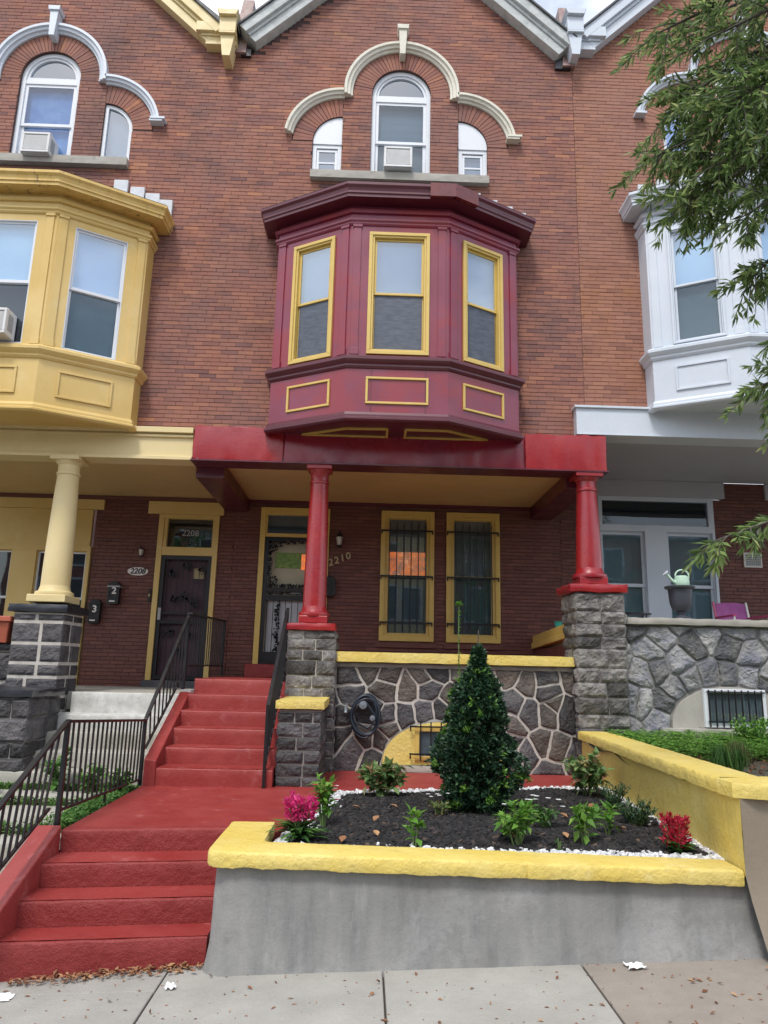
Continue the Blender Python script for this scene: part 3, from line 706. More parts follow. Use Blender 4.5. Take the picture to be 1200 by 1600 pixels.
def slab(x0, x1, y0, y1, m, up=0):
    mb = MB(); mb.ct = R(0, 1); e = .006; b = .004; skew = 0
    lo = [(x0+e, y0+e), (x1-e, y0+e), (x1-e, y1-e), (x0+e, y1-e)]; hi = [(x0+e+b, y0+e+b), (x1-e-b, y0+e+b), (x1-e-b, y1-e-b), (x0+e+b, y1-e-b)]
    vs = [(x, y, gz(x)-.03) for x, y in lo]+[(x, y, gz(x)-b+up) for x, y in lo]+[(x, y, gz(x)+up) for x, y in hi]
    mb.add(vs, [(8,9,10,11)]+[(k+i, k+(i+1) % 4, k+4+(i+1) % 4, k+4+i) for k in (0, 4) for i in range(4)])
    part('concrete_slab', mb, m, side)
for i in range(len(cutx)-1):
    for j in range(len(cuty)-1):
        br = cutx[i] > 1.2
        y1 = cuty[j+1]
        if j == len(cuty)-2 and cutx[i] > -1.2: y1 = 5.2
        slab(cutx[i], cutx[i+1], cuty[j], y1, 'sidewalk_brown' if br else 'sidewalk_grey')
    if cutx[i] <= -1.2: slab(cutx[i], cutx[i+1], 4.462, 5.5, 'sidewalk_grey', -.004)

# raised front gardens: the earth behind the retaining walls
struct('terrain', MB().hexa([(-9, 5.6, -.3), (-2.25, 5.6, -.3), (-2.25, 8.8, -.3), (-9, 8.8, -.3)], [(-9, 5.9, .40), (-2.25, 5.9, .46), (-2.25, 8.8, .50), (-9, 8.8, .50)]), 'earth')
tm = MB(); nx, ny = 26, 26; X0, X1, Y0, Y1 = 2.42, 9.0, 4.75, 8.75
vs = []
for j in range(ny+1):
    for i in range(nx+1):
        x = X0+(X1-X0)*i/nx; y = Y0+(Y1-Y0)*j/ny; z = .90+.03*(y-4.75)+.05*noise.noise(Vector((x*2, y*2, 0)))
        vs.append((x, y, z))
tm.add(vs, [(j*(nx+1)+i, j*(nx+1)+i+1, (j+1)*(nx+1)+i+1, (j+1)*(nx+1)+i) for j in range(ny) for i in range(nx)]); tm.cs = True
struct('garden_soil', tm, 'earth', fixn=False)

# ================================================================== HOUSES
def gable_line(cx, zf, xf, z):   # half width of the gable at height z
    return max(0, xf-(z-zf)/.96)
def arc_bar(mb, cx, cz, r0, r1, a0, a1, ya, yb, n=24):
    vs = []; fs = []
    for i in range(n+1):
        a = a0+(a1-a0)*i/n
        for r, y in ((r0, ya), (r1, ya), (r1, yb), (r0, yb)): vs.append((cx+r*cos(a), y, cz+r*sin(a)))
    for i in range(n):
        for j in range(4): fs.append((i*4+j, i*4+(j+1) % 4, (i+1)*4+(j+1) % 4, (i+1)*4+j))
    fs += [(0, 1, 2, 3), (4*n+3, 4*n+2, 4*n+1, 4*n)]
    mb.add(vs, fs)
def arc_poly(cx, cz, r, a0, a1, n=24, extra=()): return [(cx+r*cos(a0+(a1-a0)*i/n), cz+r*sin(a0+(a1-a0)*i/n)) for i in range(n+1)]+list(extra)
def arch_window(parent, cx, z0, zs, r, y, up, low, name='arched_window'):
    m = MB(); w = .055
    arc_bar(m, cx, zs, r-w, r, 0, pi, y, y+.07); m.box(cx-r, cx-r+w, y, y+.07, z0, zs); m.box(cx+r-w, cx+r, y, y+.07, z0, zs)
    arc_bar(m, cx, zs, r-w-.035, r-w, 0, pi, y+.02, y+.07)
    m.box(cx-r+w, cx+r-w, y+.008, y+.07, zs-.085, zs-.035); m.box(cx-r+w, cx+r-w, y+.016, y+.07, zs-.035, zs+.02)
    fo = part(name, m, 'white_vinyl', parent)
    g = MB(); g.prism(arc_poly(cx, zs, r-w-.03, 0, pi), y+.045, y+.05, 'y'); part('glass_pane', g, 'glass_upper', fo)
    a, b, c, d = cx-r+w, cx+r-w, z0, zs-.085; s = .045; zm = c+(d-c)*.47
    f = MB(); casing(f, a, b, zm-s*.5, d, s, y+.022, y+.045); part('upper_sash', f, 'white_vinyl', fo, bevel=.003)
    f = MB(); casing(f, a, b, c, zm+s*.5, s, y+.047, y+.069); part('lower_sash', f, 'white_vinyl', fo, bevel=.003)
    g = B(a+s, b-s, y+.030, y+.034, zm+s*.5, d-s); part('glass_pane', g, 'glass', fo)
    g = B(a+s, b-s, y+.055, y+.059, c+s, zm-s*.5); part('glass_pane', g, 'glass', fo)
    g = B(a, b, y+.10, y+.104, zm, d); part('curtain', g, up, fo)
    g = B(a, b, y+.10, y+.104, c, zm-.002); part('curtain', g, low, fo)
    g = B(cx-r, cx+r, y+.16, y+.17, z0, zs+r); part('dark_interior', g, 'dark_room', fo)
    return fo
def upper_front(h, dx, dz, kind):
    """the three arched attic openings, their voussoirs, label mould and sill"""
    br, mo = ('brick_red', 'mortar_dark') if kind != 2212 else ('brick_orange', 'mortar_orange')
    y = 8.75
    voussoirs(.30+dx, 9.72+dz, .418, .685, 0, pi, 34, y, h, br, mo)
    voussoirs(-.52+dx, 8.91+dz, .408, .685, pi/2, pi, 15, y, h, br, mo)
    voussoirs(1.11+dx, 8.91+dz, .408, .685, 0, pi/2, 15, y, h, br, mo)
    m = MB(); mm = 'cream_stone' if kind == 2210 else 'white_paint'
    arc_mould(m, .30+dx, 9.72+dz, .69, .81, -.11, pi+.11, y, 48)
    part('label_mould', m, mm, h, smooth=30)
    m = MB(); arc_mould(m, -.52+dx, 8.91+dz, .69, .80, pi/2-.02, pi-.13, y, 26); m.box(-1.345+dx, -1.185+dx, y-.11, y, 8.985+dz, 9.02+dz) if kind != 2210 else None
    part('label_mould', m, mm, h, smooth=30)
    m = MB(); arc_mould(m, 1.11+dx, 8.91+dz, .69, .80, .13, pi/2+.02, y, 26)
    m.box(1.775+dx, 1.95+dx, y-.115, y, 8.975+dz, 9.005+dz); m.box(1.785+dx, 1.985+dx, y-.125, y, 9.005+dz, 9.035+dz)
    part('label_mould', m, mm, h, smooth=30)
    k = MB(); k.prism([(.262+dx, 10.27+dz), (.338+dx, 10.27+dz), (.358+dx, 10.68+dz), (.242+dx, 10.68+dz)], y-.15, y)
    k.prism([(.225+dx, 10.68+dz), (.375+dx, 10.68+dz), (.385+dx, 10.75+dz), (.215+dx, 10.75+dz)], y-.17, y); part('keystone', k, mm, h, bevel=.004)
    part('window_sill', rough_slab(-.935+dx, 1.525+dx, y-.09, y+.12, 8.28+dz, 8.40+dz, amp=.004), 'limestone', h)
    up, low = {2210: ('curtain_slats', 'curtain_grey'), 2208: ('curtain_blue', 'curtain_blue'), 2212: ('blind_white', 'curtain_grey')}[kind]
    arch_window(h, .30+dx, 8.40+dz, 9.72+dz, .415, y+.045, up, low)
    for cx, s in ((-.52, -1), (1.11, 1)):
        cx += dx; zs = 8.91+dz; x0, x1 = (cx-.405, cx) if s < 0 else (cx, cx+.405)
        a0, a1 = (pi/2, pi) if s < 0 else (0, pi/2)
        if kind == 2210:
            m = MB(); m.prism(arc_poly(cx, zs, .402, a0, a1, 16, [(cx, zs-.03)]+([(cx+s*.402, zs-.03)])) if s > 0 else arc_poly(cx, zs, .402, a0, a1, 16, [(cx-.402, zs-.03), (cx, zs-.03)]), y+.02, y+.05)
            fo = part('small_window', m, 'white_vinyl', h)
            m = MB(); casing(m, x0, x1, 8.40+dz, zs-.032, .055, y+.035, y+.08); part('window_frame', m, 'white_vinyl', fo, bevel=.003)
            m = MB(); casing(m, x0+.057, x1-.057, 8.402+dz, zs-.10, .035, y+.05, y+.08); m.box(x0+.09, x1-.09, y+.05, y+.08, 8.59+dz, 8.615+dz); part('sash', m, 'white_vinyl', fo, bevel=.002)
            m = B(x0+.057, x1-.057, y+.06, y+.08, zs-.099, zs-.088); part('filler_strip', m, 'sign_grey', fo)
            part('glass_pane', B(x0+.08, x1-.08, y+.062, y+.066, 8.43+dz, zs-.12), 'glass_upper', fo)
            part('dark_interior', B(x0+.06, x1-.06, y+.12, y+.13, 8.40+dz, zs), 'curtain_grey', fo)
        else:
            m = MB(); arc_bar(m, cx, zs, .355, .402, a0, a1, y+.03, y+.09, 16)
            m.box(cx-(.045 if s < 0 else 0), cx+(0 if s < 0 else .045), y+.03, y+.09, 8.40+dz, zs+.355); xo = cx+s*.402
            m.box(min(xo, xo-s*.045), max(xo, xo-s*.045), y+.03, y+.09, 8.40+dz, zs); m.box(x0+.046, x1-.046, y+.03, y+.09, 8.40+dz, 8.44+dz)
            fo = part('small_window', m, 'white_vinyl', h)
            g = MB(); g.prism(arc_poly(cx, zs, .36, a0, a1, 16, [(cx, 8.42+dz), (cx+s*.36, 8.42+dz)] if s > 0 else [(cx-.36, 8.42+dz), (cx, 8.42+dz)]), y+.06, y+.064); part('glass_pane', g, 'glass_upper', fo)
            part('curtain', B(x0, x1, y+.12, y+.13, 8.40+dz, zs+.4), 'curtain_grey' if kind == 2208 else 'curtain_blue', fo)
def attic_holes(dx, dz):
    return [ring_hole(.30+dx, 9.72+dz, .70, .415, 8.40+dz), quarter_hole(-.52+dx, 8.91+dz, .70, .405, 8.40+dz, -1), quarter_hole(1.11+dx, 8.91+dz, .70, .405, 8.40+dz, 1),
            rect_hole(-.93+dx, 1.52+dx, 8.29+dz, 8.40+dz), rect_hole(-1.24+dx, 1.8+dx, 4.60+dz, 7.50+dz)]
def bargeboard(h, cx, cz, sgn, x_end, m, ret=None, ex=0):
    """sloping verge board; cz is the height of the lower edge at x_end"""
    dirv = Vector((-sgn, 0, .96)).normalized(); nrm = Vector((sgn*.96, 0, 1)).normalized()
    Lr = abs(cx-x_end)/abs(dirv.x)+.02
    def strip(n0, n1, y0, y1, s0=0.):
        mb = MB(); a = Vector((x_end, 0, cz))
        pts = [a+nrm*n0+dirv*s0, a+dirv*(Lr+n0*.96), a+dirv*(Lr+n1*.96)+nrm*n1, a+nrm*n1+dirv*s0]
        pts[1] = a+dirv*Lr+nrm*n0; pts[2] = a+dirv*Lr+nrm*n1
        mb.prism([(p.x, p.z) for p in pts], y0, y1); return mb
    b = part('verge_board', strip(0, .12, 8.60, 8.80), m, h, bevel=.005)
    part('verge_moulding', strip(.122, .165, 8.575, 8.80), m, b, bevel=.004)
    part('verge_board', strip(.167, .30, 8.53, 8.80, -.02), m, b, bevel=.005)
    part('verge_edge', strip(.302, .325, 8.50, 8.80, -.03), 'slate', b)
def roof_of(h, cx, dz, xl, xr, zv=10.62):
    apex = 12.55+dz; m = MB()
    for (xa, xb) in ((xl, cx), (xr, cx)):
        s = 1 if xb > xa else -1
        za = zv+dz
        m.add([(xa, 8.7, za), (xb, 8.7, apex+.33), (xb, 17, apex+.33), (xa, 17, za), (xa, 8.7, za-.05), (xb, 8.7, apex+.25), (xb, 17, apex+.25), (xa, 17, za-.05)],
              [(0,1,2,3),(7,6,5,4),(0,4,5,1),(1,5,6,2),(2,6,7,3),(3,7,4,0)])
    r = part('roof', m, 'slate', h)
    part('rear_wall', MB().box(xl+.02, xr-.02, 16.8, 17, 1, zv+dz).add([(xl, 16.9, zv+dz), (xr, 16.9, zv+dz), (cx, 16.9, apex)], [(0, 1, 2)]), 'mortar_dark', h)
    return r

# ---------- 2210, the house in the middle
H1 = thing('row_house', 'red brick row house in the middle with maroon bay window and yellow window trim', 'house', (.35, 8.75, .6))
XL, XR = -2.06, 2.75
def xs1(z):
    if z < 10.30: return (XL, XR)
    hw_l = -1.79+(z-10.36)/.96; hw_r = 2.53-(z-10.36)/.96
    return (hw_l, hw_r) if hw_r > hw_l else None
brick_wall(8.75, 4.62, 12.4, xs1, attic_holes(0, 0), H1, 'brick_red', 'mortar_dark', 230, vis=lambda x, z: z < 8, snap='L')
upper_front(H1, 0, 0, 2210)
bargeboard(H1, .35, 10.36, -1, -1.79, 'old_wood'); bargeboard(H1, .35, 10.36, 1, 2.53, 'old_wood')
roof_of(H1, .35, 0, XL, XR)
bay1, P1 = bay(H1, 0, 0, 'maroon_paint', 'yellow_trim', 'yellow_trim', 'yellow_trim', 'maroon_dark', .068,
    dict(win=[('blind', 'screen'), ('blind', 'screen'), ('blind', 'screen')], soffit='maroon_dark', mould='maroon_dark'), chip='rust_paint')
for pts in ([(-.86, 8.62), (-.31, 8.33), (.195, 8.31), (.195, 8.62)], [(.42, 8.62), (.42, 8.31), (.93, 8.31), (1.46, 8.62)]):
    m = MB()
    for i in range(len(pts)):
        a, b = pts[i], pts[(i+1) % len(pts)]; m.bar((a[0], a[1], 4.578), (b[0], b[1], 4.578), .026, .03)
    part('soffit_trim', m, 'yellow_trim', bay1)
# small apron seams in the metal cladding
for k, (fx, z0, z1) in enumerate(((-.02, 4.67, 5.2), (.62, 4.67, 5.2))):
    part('cladding_seam', B(fx, fx+.006, 7.962, 7.975, z0, z1), 'maroon_dark', bay1)
# party-wall stubs between the gables
for nm, x0, x1, m, zt in (('parapet', -2.15, -1.93, 'rust_metal', 11.5), ('parapet', 2.60, 2.78, 'rust_metal', 11.6)):
    p = MB(); p.hexa([(x0, 8.66, 10.24), (x1, 8.66, 10.24), (x1, 9.6, 10.24), (x0, 9.6, 10.24)], [(x0+.06, 9.0, zt), (x1, 9.0, zt), (x1, 9.8, zt), (x0+.06, 9.8, zt)])
    part(nm, p, m, H1)
part('valley_flashing', MB().box(-2.0, -1.86, 8.70, 9.3, 10.22, 10.33), 'black_paint', H1)
part('valley_flashing', MB().box(2.50, 2.72, 8.70, 9.3, 10.22, 10.36), 'black_paint', H1)

# porch of 2210
pb = MB(); pb.box(-2.2, 2.96, 8.64, 8.92, 4.222, 4.648); beam = part('porch_beam', pb, 'maroon_paint', H1, bevel=.006)
part('beam_cladding', rough_slab(-2.205, -1.08, 8.605, 8.64, 4.215, 4.655, amp=.02), 'red_gloss', beam, smooth=50)
part('beam_cladding', rough_slab(1.93, 2.965, 8.59, 8.64, 4.205, 4.675, amp=.02), 'red_gloss', beam, smooth=50)
part('beam_cladding', rough_slab(-1.075, 1.925, 8.615, 8.64, 4.218, 4.65, amp=.016), 'beam_red', beam, smooth=50)
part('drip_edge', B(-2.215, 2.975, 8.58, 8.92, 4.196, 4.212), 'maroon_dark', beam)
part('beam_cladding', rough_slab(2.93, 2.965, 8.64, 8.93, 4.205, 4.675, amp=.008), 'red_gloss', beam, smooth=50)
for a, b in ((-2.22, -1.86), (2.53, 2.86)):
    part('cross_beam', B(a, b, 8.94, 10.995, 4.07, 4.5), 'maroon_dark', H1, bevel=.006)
cm = B(-1.86, 2.53, 8.92, 10.99, 4.262, 4.285)
part('porch_ceiling', cm, 'tan_ceiling', H1)
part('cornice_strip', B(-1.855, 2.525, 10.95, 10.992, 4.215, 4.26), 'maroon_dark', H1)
part('porch_floor', B(-2.0, 2.72, 8.80, 11.12, 1.38, 1.58), 'red_floor', H1)
W2 = [(.20, 1.026), (1.214, 2.042)]
holes = [rect_hole(a, b, 2.15, 4.15) for a, b in W2]+[rect_hole(-1.665, -.60, 1.6, 4.15)]
brick_wall(11.0, 1.55, 4.27, lambda z: (-2.06, 3.0), holes, H1, 'brick_brown', 'mortar_brown', 70, vis=lambda x, z: -.5 < x < 2.6 and z > 2.1)
for i, (a, b) in enumerate(W2):
    T = Matrix.Translation((0, 11.0, 0))
    wn = sash_window(H1, T, a, b, 2.15, 4.15, 'yellow_trim', .115, 'yellow_trim', .012, .5, 'curtain_grey', 'curtain_dim', gl='glass', proud=.035, name='porch_window')
    if i == 0:
        g = MB(); g.box(a+.13, b-.13, 11.094, 11.098, 3.165, 3.52); part('curtain', g, 'curtain_orange', wn, label='lamp-lit orange patterned cloth across the lower part of the upper pane')  # not a hung cloth: self-lit sheet imitating a reflection in the pane
    bars = MB(); bx = [a+.135+(b-a-.27)*k/5 for k in range(6)]
    gr = None
    for z in (3.83, 3.125, 2.425):
        m = MB(); m.bar((a+.01, 10.93, z), (b-.03, 10.93, z), .016, .026); m.bar((a+.012, 10.93, z-.05), (a+.012, 10.93, z+.013), .02); m.bar((b-.032, 10.93, z-.05), (b-.032, 10.93, z+.013), .02)
        m.bar((a+.012, 10.93, z), (a+.012, 10.99, z), .014); m.bar((b-.032, 10.93, z), (b-.032, 10.99, z), .014)
        if gr is None: gr = part('security_bars', m, 'black_iron', H1)
        else: part('crossbar', m, 'black_iron', gr)
    for x in bx: part('bar', MB().tube([(x, 10.925, 2.27), (x, 10.925, 3.96)], .0075, 6), 'black_iron', gr)
    part('brick_sill', B(a-.03, b+.03, 10.965, 11.02, 2.055, 2.115), 'brick_brown', H1)

def leafy(mb, cx, cz, y, r, n):
    for _ in range(n):
        a = R(0, 2*pi); d = r*sqrt(R(0, 1)); x = cx+d*cos(a); z = cz+d*sin(a); s = R(.012, .022); b = R(0, 2*pi)
        pts = [(x+s*1.6*cos(b), z+s*1.6*sin(b)), (x+s*.7*cos(b+1.4), z+s*.7*sin(b+1.4)), (x-s*1.2*cos(b), z-s*1.2*sin(b)), (x+s*.7*cos(b-1.4), z+s*.7*sin(b-1.4))]
        mb.prism(pts, y-.004, y+.004)
# door of 2210
m = MB(); m.box(-1.665, -1.585, 10.955, 11.06, 1.76, 4.15); m.box(-.68, -.60, 10.955, 11.06, 1.76, 4.15); m.box(-1.585, -.68, 10.955, 11.06, 4.035, 4.15); m.box(-1.585, -.68, 10.97, 11.06, 3.69, 3.745)
m.box(-1.585, -1.56, 10.975, 11.06, 3.745, 4.035); m.box(-.705, -.68, 10.975, 11.06, 3.745, 4.035)
dr = part('front_door', m, 'yellow_trim', H1, bevel=.004)
part('transom_pane', B(-1.56, -.705, 11.02, 11.025, 3.745, 4.035), 'glass', dr); part('transom_backing', B(-1.58, -.69, 11.1, 11.11, 3.74, 4.04), 'curtain_dim', dr)
part('door_panel', B(-1.585, -.68, 11.085, 11.10, 1.76, 3.69), 'door_cream', dr)
part('door_panel', B(-1.50, -.76, 11.070, 11.084, 1.95, 2.72), 'door_white', dr)
part('door_window', B(-1.42, -.82, 11.074, 11.084, 3.22, 3.46), 'door_green', dr); part('door_window', B(-1.02, -.82, 11.066, 11.073, 3.20, 3.44), 'curtain_orange', dr)  # the orange door pane shares the self-lit orange
m = MB(); casing(m, -1.583, -.682, 1.775, 3.688, .06, 10.985, 11.01); m.box(-1.523, -.742, 10.99, 11.008, 2.72, 2.79); m.box(-1.523, -.742, 10.99, 11.008, 2.86, 2.90); m.box(-1.523, -.742, 10.99, 11.006, 1.835, 1.95)
sd = part('security_door', m, 'black_iron', dr)
m = MB()
for k in range(9):
    x = -1.50+.74*k/8
    m.box(x-.005, x+.005, 10.994, 11.004, 1.95, 2.72)
part('iron_bars', m, 'black_iron', sd)
m = MB()
random.seed(11)
for z in np.arange(2.93, 3.66, .045): leafy(m, -1.50, z, 10.995, .035, 5); leafy(m, -.765, z, 10.995, .035, 5)
for x in np.arange(-1.47, -.77, .05): leafy(m, x, 3.62, 10.995, .035, 6); leafy(m, x, 2.935, 10.995, .035, 6); leafy(m, x, 2.83, 10.995, .02, 4)
for x, z in ((-1.43, 3.5), (-.84, 3.5), (-1.42, 3.03), (-.85, 3.03), (-1.38, 3.55), (-.88, 3.56)): leafy(m, x, z, 10.995, .06, 14)
for z in np.arange(1.97, 2.7, .05):
    leafy(m, -1.34+.02*sin(z*22), z, 10.995, .035, 6); leafy(m, -.88+.02*sin(z*22), z, 10.995, .035, 6)
part('iron_leaves', m, 'black_iron', sd, kind='stuff')
part('door_pull', MB().tube([(-1.15, 10.95, 2.825), (-1.0, 10.95, 2.825)], .01, 6), 'gunmetal', sd)
part('door_step', rough_slab(-1.72, -.55, 10.62, 10.97, 1.58, 1.765, amp=.006), 'red_riser', H1)

# piers and columns of 2210
def pier(h, x0, x1, y0, y1, z0, z1, m, mo, seed, **k):
    p = MB(); p.box(x0+.02, x1-.02, y0+.02, y1-.02, z0-.1, z0+.01); po = part('pier', p, mo, h)
    courses(x0, x1, y0, y1, z0, z1, po, m, mo, seed=seed, **k); return po
random.seed(21)
p1 = pier(H1, -.90, -.335, 8.50, 9.02, .60, 2.155, 'stone_pier', 'mortar_pale', 5, ch=.14, lens=(.17, .36))
part('pier_cap', rough_slab(-.925, -.345, 8.46, 9.05, 2.158, 2.245, amp=.012), 'red_gloss', p1, smooth=60)
column(H1, -.625, 8.76, 2.335, 4.20, .142, .112, 'red_gloss')
p2 = pier(H1, 2.47, 3.06, 8.50, 9.02, .62, 2.68, 'stone_grey', 'mortar_grey', 9, ch=.185, lens=(.22, .40), rough=.022, joint=.008)
part('pier_cap', rough_slab(2.40, 3.10, 8.46, 9.08, 2.683, 2.79, amp=.016), 'red_gloss', p2, smooth=60)
column(H1, 2.735, 8.76, 2.88, 4.20, .158, .122, 'red_gloss')

# stone porch wall of 2210
pw = part('porch_wall', MB().box(-.335, 2.47, 8.642, 8.80, .5, 1.80), 'mortar_pale', H1)
random.seed(33)
sd0 = mkseeds(-.33, 2.47, .62, 1.76, .262, .232, 23, .47)
sd1, keep = arch_seeds(sd0, .93, .66, .71, .50, 11, 2.2, .11)
rubble(-.325, 2.465, .60, 1.755, 8.645, sd1, pw, 'stone_dark', keep, joint=.021, h=.014, rough=.010, m2='stone_warm')
# the blocked arch round the basement window, painted yellow, with its grille
ar = [( .93+.70*cos(pi*i/24)*1.0, .68+.475*(abs(sin(pi*i/24))**.88)) for i in range(25)]
part('arch_infill', MB().prism(ar+[(.24, .66), (1.62, .66)][:0], 8.618, 8.642), 'yellow_paint', pw)
ed = MB(); pr = None
for i in range(24): ed.bar((ar[i][0], 8.635, ar[i][1]), (ar[i+1][0], 8.635, ar[i+1][1]), .02, .02)
part('arch_edge', ed, 'mortar_grey', pw)
part('arch_sill', rough_slab(.25, 1.66, 8.585, 8.66, .60, .675, amp=.006), 'old_concrete', pw)
bw = MB(); casing(bw, .60, 1.28, .73, 1.10, .05, 8.592, 8.617); bo = part('basement_window', bw, 'yellow_trim', pw, bevel=.004)
part('glass_pane', B(.65, 1.23, 8.604, 8.608, .78, 1.05), 'glass', bo); part('dark_interior', B(.65, 1.23, 8.610, 8.616, .78, 1.05), 'curtain_grey', bo)
m = MB(); m.bar((.54, 8.55, .805), (1.34, 8.55, .805), .012, .018); m.bar((.54, 8.55, 1.105), (1.34, 8.55, 1.105), .012, .018)
for z in (.805, 1.105): m.bar((.545, 8.55, z-.05), (.545, 8.55, z+.009), .014); m.bar((.545, 8.55, z), (.545, 8.62, z), .012); m.bar((1.335, 8.55, z), (1.335, 8.62, z), .012)
for k in range(6): x = .66+.118*k; m.tube([(x, 8.545, .73), (x, 8.545, 1.16)], .008, 6)
part('window_grille', m, 'black_iron', bo)
part('parge_strip', rough_slab(-.335, 2.47, 8.615, 8.65, 1.755, 1.81, amp=.006), 'mortar_grey', pw)
part('wall_coping', rough_slab(-.345, 2.465, 8.55, 8.86, 1.812, 1.93, amp=.006), 'yellow_paint', pw, smooth=60)
part('party_wall_coping', MB().hexa([(2.52, 9.03, 2.26), (2.72, 9.03, 2.26), (2.72, 10.98, 2.17), (2.52, 10.98, 2.17)], [(2.52, 9.03, 2.36), (2.72, 9.03, 2.36), (2.72, 10.98, 2.27), (2.52, 10.98, 2.27)]), 'yellow_trim', H1, bevel=.008)
part('party_wall_coping', MB().hexa([(2.50, 9.03, 2.17), (2.74, 9.03, 2.17), (2.74, 10.98, 2.08), (2.50, 10.98, 2.08)], [(2.50, 9.03, 2.255), (2.74, 9.03, 2.255), (2.74, 10.98, 2.165), (2.50, 10.98, 2.165)]), 'yellow_trim', H1, bevel=.008)
part('party_wall', B(2.56, 2.70, 9.02, 10.99, 1.58, 2.08), 'brick_brown', H1)

# ---------- 2208, to the left
H0 = thing('row_house', 'red brick row house on the left with ochre yellow bay window and porch', 'house', (-4.45, 8.75, .5))
DX, DZ = -4.95, .07; XL0 = -6.9
def xs0(z):
    if z < 10.34: return (XL0, -2.06)
    a, b = -6.85+(z-10.33)/.96, -2.47-(z-10.33)/.96
    return (a, b) if b > a else None
h0 = attic_holes(DX, DZ); h0[-1] = rect_hole(-1.24-4.80, 1.8-4.80, 4.60, 7.50)
brick_wall(8.75, 4.62, 12.4, xs0, h0, H0, 'brick_red', 'mortar_dark', 200, vis=lambda x, z: z < 8, snap='R')
upper_front(H0, DX, DZ, 2208)
bargeboard(H0, -4.66, 10.33, -1, -6.8, 'ochre_paint'); bargeboard(H0, -4.66, 10.33, 1, -2.47, 'cream_paint')
roof_of(H0, -4.66, 0, XL0, -2.06)
m = MB(); m.box(-2.49, -2.05, 8.603, 8.80, 10.30, 10.42); m.box(-2.56, -2.05, 8.578, 8.80, 10.42, 10.46); m.box(-2.62, -2.05, 8.533, 8.80, 10.46, 10.61); part('cornice_return', m, 'cream_paint', H0, bevel=.005)
def bracket(h, cx, z1, m):
    b = MB(); b.prism([(cx-.055, z1-.70), (cx+.055, z1-.70), (cx+.10, z1-.36), (cx-.10, z1-.36)], 8.50, 8.75); b.box(cx-.115, cx+.115, 8.46, 8.75, z1-.36, z1-.33)
    b.box(cx-.115, cx+.115, 8.47, 8.75, z1-.32, z1-.09); b.prism([(cx-.115, z1-.09), (cx+.115, z1-.09), (cx+.15, z1), (cx-.15, z1)], 8.42, 8.75)
    part('corner_bracket', b, m, h, bevel=.005)
bracket(H0, -2.165, 10.72, 'cream_paint')
bay0, P0 = bay(H0, -4.80, 0, 'ochre_paint', 'ochre_paint', 'white_vinyl', 'white_vinyl', 'ochre_dirty', 0,
    dict(win=[('blind', 'curtain_dim'), ('curtain_teal', 'dark_room'), ('blind_white', 'curtain_dim')]), yellow=False)
pb = MB(); pb.box(-7.2, -2.21, 8.66, 8.92, 4.225, 4.60); pb.box(-7.2, -2.21, 8.63, 8.92, 4.50, 4.53); pb.box(-7.2, -2.21, 8.60, 8.92, 4.55, 4.62); pb.box(-7.2, -2.21, 8.63, 8.92, 4.21, 4.255)
part('porch_beam', pb, 'cream_paint', H0, bevel=.004)
cm = B(-7.0, -2.23, 8.92, 10.99, 4.262, 4.285)
part('porch_ceiling', cm, 'tan_ceiling', H0)
part('porch_floor', B(-7.0, -2.02, 8.80, 11.12, 1.2, 1.40), 'old_concrete', H0)
part('cornice_strip', B(-7.0, -2.23, 10.94, 10.99, 4.20, 4.255), 'brick_brown', H0)
holes = [rect_hole(-7.2, -4.20, 1.3, 4.3), rect_hole(-3.225, -2.30, 1.5, 4.3)]
brick_wall(11.0, 1.38, 4.20, lambda z: (-6.9, -2.06), holes, H0, 'brick_brown', 'mortar_brown', 70, vis=lambda x, z: x > -4.2)
m = MB(); m.box(-6.9, -4.08, 10.95, 11.05, 4.04, 4.195); part('lintel', m, 'ochre_paint', H0, bevel=.004)
m = MB(); m.box(-6.9, -4.25, 10.985, 11.05, 3.46, 4.035); part('panel_board', m, 'ochre_paint', H0)
m = MB(); m.box(-6.9, -4.22, 10.965, 11.05, 3.385, 3.46)
for a, b in ((-4.275, -4.22), (-5.40, -5.03), (-6.9, -6.14)): m.box(a, b, 10.965, 11.05, 1.4, 3.384)
m.box(-6.14, -5.40, 10.965, 11.05, 1.4, 2.15); m.box(-5.03, -4.275, 10.965, 11.05, 1.4, 2.15)
part('window_casing', m, 'ochre_paint', H0)
for a, b in ((-5.03, -4.275), (-6.14, -5.40)):
    sash_window(H0, Matrix.Translation((0, 11.0, 0)), a, b, 2.15, 3.385, 'ochre_paint', 0, 'white_vinyl', .035, .42, '', '', gl='glass', name='porch_window')
part('lintel', B(-3.40, -2.24, 10.95, 11.05, 4.0, 4.195), 'ochre_paint', H0, bevel=.004)
m = MB(); m.box(-3.225, -3.145, 10.96, 11.06, 1.50, 3.998); m.box(-2.375, -2.30, 10.96, 11.06, 1.50, 3.998); m.box(-3.145, -2.375, 10.96, 11.06, 3.93, 3.998); m.box(-3.145, -2.375, 10.965, 11.06, 3.36, 3.49)
m.box(-3.145, -3.09, 10.98, 11.06, 3.49, 3.93); m.box(-2.40, -2.375, 10.98, 11.06, 3.49, 3.93)
dr = part('front_door', m, 'ochre_paint', H0, bevel=.004)
part('transom_pane', B(-3.09, -2.40, 11.02, 11.025, 3.49, 3.93), 'glass', dr); part('transom_backing', B(-3.12, -2.38, 11.1, 11.11, 3.48, 3.94), 'dark_room', dr)
text_mesh('2208', .13, (-2.74, 11.01, 3.71), (1, 0, 0), 'transom_numbers', 'sign_grey', dr, .002)
part('door_panel', B(-3.145, -2.375, 11.07, 11.09, 1.50, 3.36), 'door_purple', dr)
part('door_window', B(-2.66, -2.50, 11.062, 11.069, 3.02, 3.18), 'brass', dr)
